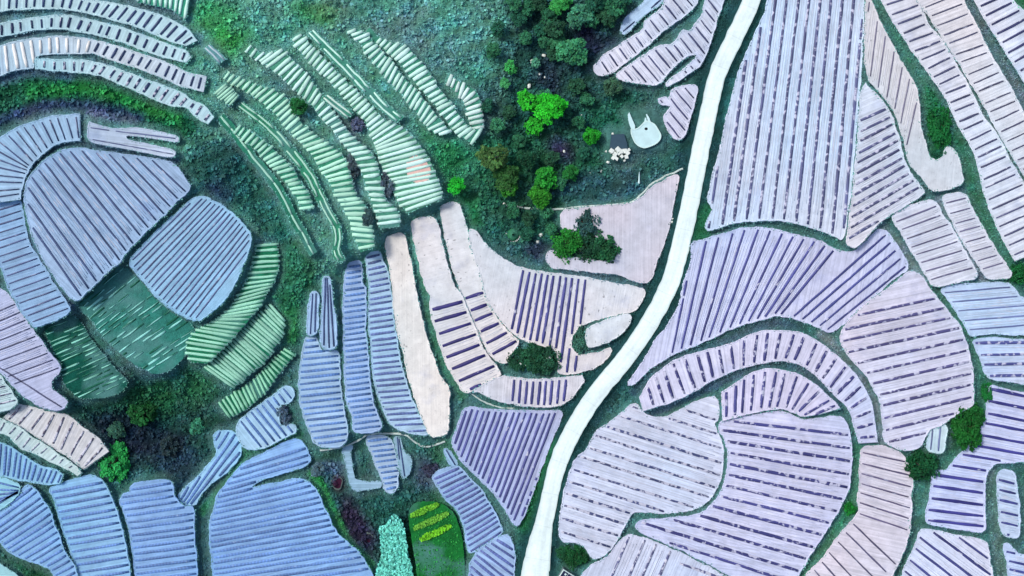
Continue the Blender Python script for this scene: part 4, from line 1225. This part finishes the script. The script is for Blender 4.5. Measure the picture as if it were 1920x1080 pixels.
def tree(x, y, r, c, label, group=None, name='tree', fine=False, low=False, aspect=1.0):
    """r = crown radius in plan units; low = a bush whose crown starts at the ground"""
    global tcount
    tcount += 1
    R = r * S * (1.22 if low else 1.12)
    z = ground_z(x, y)
    root = empty(name, W(x, y, z), label, 'bush' if low else 'tree', group)
    cr = bpy.data.objects.new('crown', (FINE if fine else CROWNS)[tcount % (3 if fine else 5)])
    cr.location = (0, 0, R * (.25 if low else 1.15))
    cr.rotation_euler = (0, 0, random.uniform(0, 6.28) if aspect == 1 else 0)
    cr.scale = (R, R * aspect, R * random.uniform(.8, 1.05))
    cr.color = (*col(*c, k=1.1), 1)
    link(cr, root)
    tk = bpy.data.objects.new('trunk', TRUNKS[tcount % 3])
    tk.scale = (R * .9, R * .9, R * (.35 if low else .8))
    link(tk, root)
    return root
FG = 'trees of the forest'
tree(855, 350, 15, (38, 196, 60), 'lone bright green round tree at the head of the white columns', fine=True)
tree(564, 205, 15, (30, 112, 60), 'lone dark green round tree on the white strip terraces')
tree(990, 195, 20, G_BR, 'vivid green tree on the left of the bright forest pair', FG)
tree(1031, 207, 26, (40, 184, 44), 'largest vivid green tree of the forest, right of the bright pair', FG)
tree(1000, 238, 17, (44, 170, 48), 'small vivid green tree just below the bright forest pair', FG)
tree(1020, 182, 13, G_TEAL, 'small teal green tree rising behind the largest vivid green one', FG)
tree(1106, 258, 15, (36, 158, 44), 'vivid green tree alone left of the grey slab', FG)
tree(957, 130, 12, (60, 172, 92), 'small light green tree at the upper left of the forest clearing', FG)
tree(946, 158, 9, (70, 166, 106), 'tiny pale green tree below another small light green one', FG)
tree(1003, 122, 9, (80, 156, 130), 'tiny grey green tree beside white rocks in the clearing', FG)
tree(1068, 105, 27, (58, 140, 100), 'broad teal tree with a ragged crown at the edge of the dark gap', FG)
tree(1145, 166, 16, (64, 110, 88), 'dusky grey green tree below the oblique strip field', FG)
tree(1085, 38, 22, (64, 138, 112), 'pale teal tree jutting over the dark gap near the top', FG)
tree(1050, 12, 18, (50, 150, 76), 'mid green tree at the top edge above the pale teal tree', FG)
tree(1020, 340, 22, (36, 138, 48), 'tall bright green tree at the lower end of the forest', FG)
tree(1010, 370, 20, (46, 132, 40), 'yellowish green tree touching the tall bright one', FG)
tree(1070, 326, 14, (36, 124, 58), 'small green tree right of the tall bright one', FG)
tree(925, 300, 26, (66, 108, 60), 'large olive tree at the left side of the forest', FG)
tree(950, 335, 22, (42, 92, 46), 'dark olive tree below the large olive one', FG)
tree(955, 358, 16, (48, 128, 44), 'olive green tree at the foot of the dark olive one', FG)
tree(985, 300, 18, G_DEEP, 'deep green tree at the centre of the forest', FG)
DARK = [(1120,10,22),(1150,22,20),(1138,38,17),(1105,40,15),(1165,8,18),(1028,38,15),(1040,62,18),(1048,86,15),(1012,60,13),(990,20,16),(1012,8,15),(965,10,16),(972,40,13),(985,75,13),(1035,105,13),(1018,82,11),
        (935,60,14),(925,100,13),(1078,165,16),(1100,190,13),(1060,215,11),(1085,232,12),(955,215,12),(935,240,14),(915,200,12),(975,268,12),(1035,300,14),(1050,345,12),(1090,290,12),(960,395,14),(990,410,13),(1025,400,12),(985,440,12),(1035,430,12),(1000,15,10)]
MARKS = [(1068, 105, 'the broad teal tree'), (1085, 38, 'the pale teal tree'), (1130, 90, 'the dark gap in the forest'), (1015, 142, 'the white rocks of the clearing'), (990, 195, 'the bright forest pair'),
         (1158, 268, 'the grey stone platform'), (1020, 345, 'the tall bright green tree'), (925, 300, 'the large olive tree'), (962, 440, 'the stone-ringed mound'), (880, 210, 'the white strip terraces'),
         (1180, 90, 'the oblique strip field'), (957, 130, 'the small light green tree'), (1106, 258, 'the lone vivid green tree'), (1050, 12, 'the mid green tree at the top edge'), (1064, 458, 'the bush clump in the pinkish field')]
TONES = [(G_DK, 'dull blue green'), ((44, 112, 82), 'dark sea green'), ((38, 88, 66), 'blackish green'), ((52, 124, 92), 'dusky teal')]
seen_labels = set()
for i, (x, y, r) in enumerate(DARK):
    c, tone = TONES[i % 4]
    size = 'broad' if r >= 16 else ('medium' if r >= 13 else 'small')
    for mx, my, mt in sorted(MARKS, key=lambda m: math.hypot(m[0] - x, m[1] - y)):
        dx, dy = x - mx, y - my
        where = ('right of' if dx > 0 else 'left of') if abs(dx) > abs(dy) else ('below' if dy > 0 else 'above')
        lb = f'{size} {tone} tree {where} {mt}'
        if lb not in seen_labels: break
    seen_labels.add(lb)
    tree(x + random.uniform(-2, 2), y, r, c, lb, FG)
BG = 'bushes'
tree(1063, 457, 27, (34, 120, 46), 'bright green bush at the left of the clump inside the pinkish field', BG, 'bush', True, True)
tree(1098, 422, 21, (46, 88, 90), 'dark slate green bush at the top of the clump inside the pinkish field', BG, 'bush', True, True, 1.25)
tree(1098, 462, 24, (26, 72, 52), 'blackish green bush in the middle of the clump inside the pinkish field', BG, 'bush', True, True)
tree(1129, 466, 26, (32, 92, 60), 'round mid green bush at the right of the clump inside the pinkish field', BG, 'bush', True, True, 1.05)
tree(1086, 637, 14, (58, 112, 100), 'tall grey green bush at the tip of the leaf-shaped plot', BG, 'bush', True, True, 1.7)
tree(972, 676, 18, (26, 76, 56), 'left dark bush of the rocky clump with white boulders', BG, 'bush', True, True)
tree(1000, 672, 24, (30, 84, 60), 'middle dark bush of the rocky clump with white boulders', BG, 'bush', True, True)
tree(1026, 674, 20, (34, 86, 66), 'right dark bush of the rocky clump with white boulders', BG, 'bush', True, True, 1.2)
tree(218, 868, 24, (40, 160, 84), 'bright green bush at the end of the pinkish white terrace', BG, 'bush', True, True, 1.2)
tree(222, 843, 13, (50, 170, 92), 'small light green bush on top of the bright green one', BG, 'bush', True, True)
tree(369, 800, 13, (60, 146, 118), 'small pale teal bush on the right side of the dark hollow', BG, 'bush', False, True)
tree(270, 775, 22, (24, 92, 48), 'leafy mid green bush in the centre of the dark hollow', BG, 'bush', False, True)
tree(222, 806, 14, (50, 100, 88), 'dusky bush at the left of the dark hollow', BG, 'bush', False, True)
tree(320, 838, 18, (36, 58, 66), 'blackish bush deep in the dark hollow', BG, 'bush', False, True)
tree(1806, 800, 26, (22, 92, 36), 'big glossy green bush between the pinkish field and the navy strips', BG, 'bush', True, True, 1.35)
tree(1822, 776, 18, (26, 98, 44), 'upper lobe of green bush above the big glossy bush', BG, 'bush', True, True)
tree(1724, 874, 26, (22, 84, 52), 'dark green bush at the foot of the pinkish field', BG, 'bush', True, True)
tree(1757, 240, 20, (18, 98, 50), 'dark green bush on the bank beside the bare rounded field end', BG, 'bush', True, True, 1.7)
tree(1760, 288, 12, (30, 96, 76), 'small bush in the notch of the bare rounded field end', BG, 'bush', True, True)
tree(1908, 512, 16, (24, 100, 54), 'green bush at the right edge above the bluish fields', BG, 'bush', True, True)
tree(1848, 735, 10, (22, 110, 52), 'small green bush left of the bluish fields at the right edge', BG, 'bush', True, True, 1.6)
tree(1080, 1040, 20, (20, 80, 44), 'dark green bush behind the hut at the bottom edge', BG, 'bush', True, True)
tree(1056, 1034, 11, (30, 92, 62), 'small green bush between the road and a dark bush near the hut', BG, 'bush', True, True)
tree(533, 775, 14, (70, 96, 120), 'grey blue bush in the hook of the hook-shaped field', BG, 'bush', False, True, 1.3)
tree(1592, 953, 10, (26, 126, 50), 'small vivid green bush at the elbow of the bank, bottom right', BG, 'bush', True, True)
tree(660, 318, 13, (72, 96, 108), 'grey thicket on the bank between two white strip terraces, upper one', BG, 'bush', False, True, 1.5)
tree(725, 350, 14, (76, 98, 116), 'grey thicket beside the broadest white strip terrace, lower one', BG, 'bush', False, True, 1.5)
tree(690, 410, 9, (52, 84, 92), 'small dark thicket above the third ribbed column', BG, 'bush', False, True, 1.5)
tree(670, 236, 12, (84, 98, 130), 'purplish thicket halfway down the white strip terraces', BG, 'bush', False, True)
tree(810, 880, 13, (58, 66, 92), 'dark purplish bush left of the narrow strip field', BG, 'bush', False, True)
tree(598, 880, 12, (86, 122, 140), 'pale grey bush near the top of the largest blue field', BG, 'bush', False, True)

# ---------------------------------------------------------------- gardens in the lower hollow
def leafy(name, pts_, size, c, parent, origin, kd=(.6, 1.4), tilt=(.0, .9)):
    P = np.array(pts_)
    V = leaf_quads(P, rng.uniform(*size, len(P)), rng.uniform(*tilt, len(P)))
    k = rng.uniform(*kd, (len(P), 1)) * np.array(c)[None, :]
    o = quads_object(name, V - np.array(origin), np.repeat(np.clip(k, 0, .85), 4, 0), M_TUFT)
    link(o, parent)
    return o
def patch_bed(name, label, outline, c, cat='garden'):
    P = jitter(resample(chaikin(outline, 2), 5.0), .9)
    z = max(ground_z(*p) for p in P) + .12
    org = W(P[:, 0].mean(), P[:, 1].mean(), z - .3)
    root = empty(name, org, label, cat, 'gardens in the lower hollow')
    n = len(P)
    V = [W(x, y, z) for x, y in P] + [W(x, y, z - .8) for x, y in P]
    F = []
    for t in tessellate_polygon([[Vector((x, y, 0)) for x, y in P]]):
        a, b, d = t
        F.append((a, d, b) if (P[b][0] - P[a][0]) * (P[d][1] - P[a][1]) - (P[b][1] - P[a][1]) * (P[d][0] - P[a][0]) > 0 else (a, b, d))
    F += [(i, (i + 1) % n, n + (i + 1) % n, n + i) for i in range(n)]
    mesh_obj('soil_bed', V, F, SOIL['grassy'], root, None, org, color=col(*c))
    return root, P, z, org
root, P, z, org = patch_bed('vegetable_patch', 'turquoise patch of pale leafy vegetables in the lower hollow',
    [(710,988),(722,985),(730,975),(738,962),(746,966),(754,980),(760,1000),(764,1025),(768,1050),(775,1075),(777,1120),(698,1120),(704,1072),(716,1045),(713,1015)], (60,160,150))
pts_ = []
while len(pts_) < 2300:
    x, y = rng.uniform(P[:, 0].min(), P[:, 0].max()), rng.uniform(P[:, 1].min(), P[:, 1].max())
    if inside(P, np.array([x]), np.array([y]))[0] and (y > 978 or rng.uniform() < .3) and mnoise.noise(Vector((x * .16, y * .16, 2))) > -.32:
        pts_.append(W(x, y, z + rng.uniform(.05, .3)))
o = leafy('leaves', pts_, (.2, .44), col(126, 240, 224), root, org, (.5, 1.35)); o['kind'] = 'stuff'
root, P, z, org = patch_bed('vegetable_patch', 'green garden with three yellow green rows right of the turquoise patch',
    [(770,945),(800,938),(835,945),(852,962),(862,990),(868,1020),(872,1060),(872,1120),(784,1120),(780,1060),(772,1010),(765,970)], (26,112,52))
for a, b, w, c in (((770,968),(822,945),11,(120,204,60)),((776,992),(840,962),11,(120,198,72)),((788,1012),(845,986),12,(128,222,50))):
    pts_ = []
    for _ in range(340):
        t = rng.uniform(); o_ = rng.uniform(-.5, .5) * w * (1 - .5 * abs(2 * t - 1) ** 3)
        L = math.hypot(b[0] - a[0], b[1] - a[1])
        pts_.append(W(a[0] + (b[0] - a[0]) * t - (b[1] - a[1]) / L * o_, a[1] + (b[1] - a[1]) * t + (b[0] - a[0]) / L * o_, z + rng.uniform(.08, .35)))
    leafy('crop_row', pts_, (.18, .36), col(*c), root, org, (.6, 1.25))
pts_ = []
for _ in range(500):
    x, y = rng.uniform(775, 868), rng.uniform(955, 1090)
    if inside(P, np.array([x]), np.array([y]))[0]: pts_.append(W(x, y, z + rng.uniform(.05, .2)))
o = leafy('leaves', pts_, (.12, .3), col(40, 140, 62), root, org, (.5, 1.8)); o['kind'] = 'stuff'

# dark pits
M_PIT = plain_material('pit_water', col(58, 14, 46), 0.35, 0.15, 2)
M_PITRIM = plain_material('pit_rim', col(96, 110, 110), 0.95, .25, 2)
def pit(x, y, rx, ry, label):
    z = ground_z(x, y) + .1
    org = W(x, y, z)
    root = empty('pond', org, label, 'pond')
    n = 28
    ring = lambda k: [(x + rx * k * math.cos(a) * (1 + .12 * math.sin(3 * a + x)), y + ry * k * math.sin(a) * (1 + .1 * math.sin(2 * a + y))) for a in (2 * math.pi * i / n for i in range(n))]
    V = [W(a, b, z) for a, b in ring(1.0)]
    mesh_obj('water', V, [tuple(range(n))[::-1]], M_PIT, root, None, org)
    V, F = [], []
    for k, dz in ((.98, -.15), (1.06, .16), (1.2, .14), (1.4, -.4)):
        V += [W(a, b, z + dz) for a, b in ring(k)]
    for q in range(3):
        for i in range(n): F.append((q * n + i, q * n + (i + 1) % n, (q + 1) * n + (i + 1) % n, (q + 1) * n + i))
    mesh_obj('rim', V, F, M_PITRIM, root, None, org, smooth=True)
pit(692, 1017, 11, 14, 'dark maroon pond left of the turquoise vegetable patch')
pit(632, 905, 9, 11, 'dark maroon pit beside the top of the largest blue field')

# ---------------------------------------------------------------- pad, slab, hut, rocks, pipe
M_CONC = plain_material('pale_concrete', col(206, 240, 250), 0.8, .12, .9)
M_DARKHOLE = plain_material('dark_hole', (0.01, 0.015, 0.02), .9, .1)
def slab(name, P, z, t, mat, parent, org):
    n = len(P)
    V = [W(x, y, z) for x, y in P] + [W(x, y, z - t) for x, y in P]
    F = []
    for tr in tessellate_polygon([[Vector((x, y, 0)) for x, y in P]]):
        a, b, d = tr
        F.append((a, d, b) if (P[b][0] - P[a][0]) * (P[d][1] - P[a][1]) - (P[b][1] - P[a][1]) * (P[d][0] - P[a][0]) > 0 else (a, b, d))
    F += [(i, (i + 1) % n, n + (i + 1) % n, n + i) for i in range(n)]
    return mesh_obj(name, V, F, mat, parent, None, org)
z = ground_z(1208, 255) + .45; org = W(1208, 252, z - .45)
root = empty('concrete_pad', org, 'rounded white concrete pad with two horn-like arms in the forest clearing', 'concrete pad')
P = resample(chaikin([(1183,240),(1188,243),(1197,240),(1206,231),(1210,226),(1219,228),(1228,233),(1233,241),(1240,253),(1238,262),(1230,270),(1218,275),(1208,278),(1197,274),(1190,267),(1186,258),(1183,250)], 2), 3)
slab('pad', P, z, .9, M_CONC, root, org)
Q = P; Q2 = inset(P, 1.6); nn = len(P); V = []; F = []
for ring, dz in ((inset(P, -.8), -.3), (inset(P, -.6), .07), (Q2, .07), (inset(P, 1.9), -.02)):
    V += [W(x, y, z + dz) for x, y in ring]
for q in range(3):
    for i in range(nn): F.append((q * nn + i, q * nn + (i + 1) % nn, (q + 1) * nn + (i + 1) % nn, (q + 1) * nn + i))
mesh_obj('kerb', V, F, plain_material('kerb_concrete', col(216, 246, 250), .8, .1, 1.5), root, None, org)
slab('arm', np.array([(1177,215),(1180,210),(1184,220),(1191,236),(1190,244),(1184,243),(1181,236),(1178,226)]), z + .06, .9, M_CONC, root, org)
slab('arm', np.array([(1207,233),(1209.5,220),(1212,222),(1213,233)]), z + .05, .9, M_CONC, root, org)
slab('arm', np.array([(1216,231),(1211,214.5),(1213,213.5),(1218,222),(1221,231)]), z + .045, .9, M_CONC, root, org)
n = 14
slab('drain_hole', np.array([(1211.5 + 3.2 * math.cos(2 * math.pi * i / n) * 1.0, 241.5 + 2.6 * math.sin(2 * math.pi * i / n)) for i in range(n)]), z + .008, .02, M_DARKHOLE, root, org)

def boulder_mesh(seed):
    import bmesh
    bm = bmesh.new(); bmesh.ops.create_icosphere(bm, subdivisions=2, radius=1)
    for v in bm.verts:
        v.co *= 1 + .28 * mnoise.noise(v.co * 1.3 + Vector((seed * 7.1, 0, 0)))
        v.co.z *= .75
    me = bpy.data.meshes.new('rock'); bm.to_mesh(me); bm.free()
    me.materials.append(M_ROCK)
    return me
M_ROCK = plain_material('white_limestone', col(232, 240, 240), 0.85, .12, 3)
ROCKS = [boulder_mesh(s) for s in range(5)]
rcount = 0
def block_mesh(seed):
    r = random.Random(seed)
    V = [((-1 if i & 1 else 1) * r.uniform(.6, 1), (-1 if i & 2 else 1) * r.uniform(.5, .9), (-1 if i & 4 else 1) * r.uniform(.5, .7)) for i in range(8)]
    F = [(0, 1, 3, 2), (4, 6, 7, 5), (0, 4, 5, 1), (2, 3, 7, 6), (0, 2, 6, 4), (1, 5, 7, 3)]
    me = bpy.data.meshes.new('stone_block'); me.from_pydata(V, [], F); me.materials.append(M_ROCK)
    import bmesh
    bm = bmesh.new(); bm.from_mesh(me)
    bmesh.ops.recalc_face_normals(bm, faces=bm.faces); bmesh.ops.bevel(bm, geom=bm.edges[:], offset=.12, segments=1, affect='EDGES')
    bm.to_mesh(me); bm.free()
    return me
BLOCKS = [block_mesh(s) for s in range(5)]
def rock(x, y, r, label, group='white rocks', parent=None, org=None, name='rock', stretch=1.0, zz=None):
    global rcount
    rcount += 1
    o = bpy.data.objects.new(name, (BLOCKS if name == 'stone_block' else ROCKS)[rcount % 5])
    z = (ground_z(x, y) if zz is None else zz)
    p = W(x, y, z + r * S * .3)
    o.location = p if parent is None else (p[0] - org[0], p[1] - org[1], p[2] - org[2])
    o.rotation_euler = (0, 0, random.uniform(0, 6)); o.scale = (r * S, r * S * stretch, r * S)
    link(o, parent)
    if parent is None: tag(o, label, 'rock', group)
    return o
# grey slab with white blocks
z = ground_z(1158, 268) + .5; org = W(1158, 272, z - .5)
root = empty('stone_platform', org, 'small grey stone platform with broken white blocks along its lower edge', 'platform')
M_SLATE = plain_material('slate_slab', col(58, 84, 104), 0.8, .12, 1.5)
slab('slab', np.array([(1146,252),(1170,251),(1176,270),(1177,280),(1160,281),(1143,279)]), z, .9, M_SLATE, root, org)
for x, y, r in ((1147,283,5.5),(1153,289,5),(1159,281,6),(1165,284,5.5),(1172,283,5),(1177,287,5),(1174,294,4.5),(1166,293,4),(1156,297,4.5),(1150,296,4),(1179,281,3.5),(1160,288,4)):
    rock(x, y, r, None, parent=root, org=org, name='stone_block', zz=z - .1)
for x, y, r, WR in ((1010,140,3.2,'white rock in the middle of the forest clearing, left of a pair'),(1021,146,2.8,'white rock in the middle of the forest clearing, right of a pair'),(992,161,3.5,'elongated white rock just above the bright forest pair of trees'),
        (998,115,4,'largest white rock at the top left of the forest clearing'),(1020,104,3,'pale rock at the top right of the forest clearing'),(1091,217,2.6,'white rock above the lone vivid green tree by the platform'),
        (1048,244,2.6,'white rock below the largest vivid green forest tree'),(1058,284,2.4,'white rock on the dark purple ground low in the forest'),(1014,252,2.4,'white rock at the foot of the small vivid green tree')):
    rock(x, y, r, WR, 'white rocks in the forest clearing', stretch=random.uniform(1, 1.5))
for x, y, r, WQ in ((1137,284,2.6,'white stone directly left of the stone platform'),(1140,304,3,'white stone off the lower left corner of the stone platform'),(1149,251,2.4,'white stone at the upper left corner of the stone platform'),
        (1108,322,3,'middle of three pale stones in the grass left below the platform'),(1127,321,3,'rightmost of three pale stones in the grass left below the platform'),(1100,335,2.6,'leftmost of three pale stones in the grass left below the platform'),
        (1171,301,2.4,'white stone off the lower right corner of the stone platform')):
    rock(x, y, r, WQ, 'white stones near the platform')
rock(1014, 441, 3.2, 'upper of two white stones left of the bush clump in the pinkish field', stretch=1.3)
rock(1008, 453, 3.4, 'lower of two white stones left of the bush clump in the pinkish field')
rock(945, 382, 2.8, 'white stone at the left end of the footpath above the pinkish field')
rock(976, 683, 2.8, 'left white boulder in the rocky bush clump', zz=ground_z(976, 683) + 1.0)
rock(987, 683, 3.0, 'middle white boulder in the rocky bush clump', zz=ground_z(987, 683) + 1.1)
rock(1029, 671, 4.6, 'largest white boulder at the right of the rocky bush clump', zz=ground_z(1029, 671) + 1.1)
rock(305, 699, 2.4, 'single white stone at the lower edge of the dark green crop plot')
rock(1260, 416, 2.6, 'lower white stone on the dark road verge beside the pinkish field')
rock(1262, 410, 2.6, 'upper white stone on the dark road verge beside the pinkish field')
rock(1773, 599, 2.6, 'tiny white stone at the right border of the large pinkish field')
# ring of stones round a small mound
z = ground_z(962, 440); org = W(962, 440, z)
root = empty('stone_ring', org, 'small round mound ringed with pale stones left of the pinkish field', 'mound')
V, F = [], []
n = 20
for k, (rr, dz) in enumerate(((13, -.1), (11, .35), (7, .6), (2, .72))):
    V += [W(962 + rr * math.cos(2 * math.pi * i / n), 440 + rr * math.sin(2 * math.pi * i / n), z + dz) for i in range(n)]
for q in range(3):
    for i in range(n): F.append((q * n + i, q * n + (i + 1) % n, (q + 1) * n + (i + 1) % n, (q + 1) * n + i))
F.append(tuple(range(3 * n, 4 * n))[::-1])
mesh_obj('mound', V, F, SOIL['grassy'], root, None, org, smooth=True, color=col(52, 124, 88))
M_ROCK2 = M_ROCK
for i in range(13):
    a = -.2 + i * 3.5 / 12
    rock(962 + 13 * math.cos(a), 440 + 13 * math.sin(a), 1.7, None, parent=root, org=org, name='ring_stone', zz=z + .1)
# pipe lying on the grass
V, F = [], []
for j, (x, y) in enumerate(((1199,322),(1198.5,332),(1198,344))):
    zz = ground_z(x, y) + .22
    for i in range(8):
        a = 2 * math.pi * i / 8
        p = W(x + (1.0 + .5 * j) * math.cos(a), y, zz + .1 * math.sin(a)); V.append(p)
for j in range(2):
    for i in range(8): F.append((j * 8 + i, j * 8 + (i + 1) % 8, j * 8 + 8 + (i + 1) % 8, j * 8 + 8 + i))
F += [tuple(range(8)), tuple(range(16, 24))[::-1]]
tag(mesh_obj('pipe', V, F, M_CONC, smooth=True), 'short white pipe lying on the grass above the footpath', 'pipe')

# hut at the bottom edge
M_ROOF = plain_material('navy_roof', col(30, 38, 78), .4, .2, 2, .4)
M_FRAME = plain_material('white_frame', col(214, 240, 242), .6, .06)
M_WALL = plain_material('hut_wall', col(120, 140, 150), .85, .12)
cx, cy = 1059, 1076
z = ground_z(cx, cy); org = W(cx, cy, z)
root = empty('hut', org, 'small hut with navy roof and white roof edge at the bottom beside the road', 'hut')
ang = math.radians(32)
def loc(u, v, hh):
    x = cx + u * math.cos(ang) - v * math.sin(ang); y = cy + u * math.sin(ang) + v * math.cos(ang)
    p = W(x, y, z)
    return (p[0], p[1], z + hh)
def hexa(name, u0, u1, v0, v1, a0, a1, mat, parent=root, slope=0):
    V = [loc(u, v, hh + slope * (v - v0)) for hh in (a0, a1) for (u, v) in ((u0, v0), (u1, v0), (u1, v1), (u0, v1))]
    F = [(0, 1, 2, 3), (7, 6, 5, 4), (0, 4, 5, 1), (1, 5, 6, 2), (2, 6, 7, 3), (3, 7, 4, 0)]
    return mesh_obj(name, V, F, mat, parent, None, org)
hexa('wall', -9, 9, -9, 11, -.4, 2.2, M_WALL)
hexa('roof', -11, 11, -11, 13, 2.21, 2.34, M_ROOF)
for u0, u1, v0, v1 in ((-12.4, 12.4, -12.4, -11.05), (-12.4, 12.4, 13.05, 14.4), (-12.4, -11.05, -11.0, 13.0), (11.05, 12.4, -11.0, 13.0)):
    hexa('roof_edge', u0, u1, v0, v1, 2.18, 2.46, M_FRAME)
for u in (-5.5, 0, 5.5): hexa('roof_seam', u - .25, u + .25, -10.9, 12.9, 2.342, 2.37, M_FRAME if u == 0 else M_WALL)
hexa('skylight', -6, -2.5, -8, -4.5, 2.345, 2.40, M_FRAME)
hexa('door', -3, 3, 11.02, 11.3, -.2, 1.9, M_ROOF)
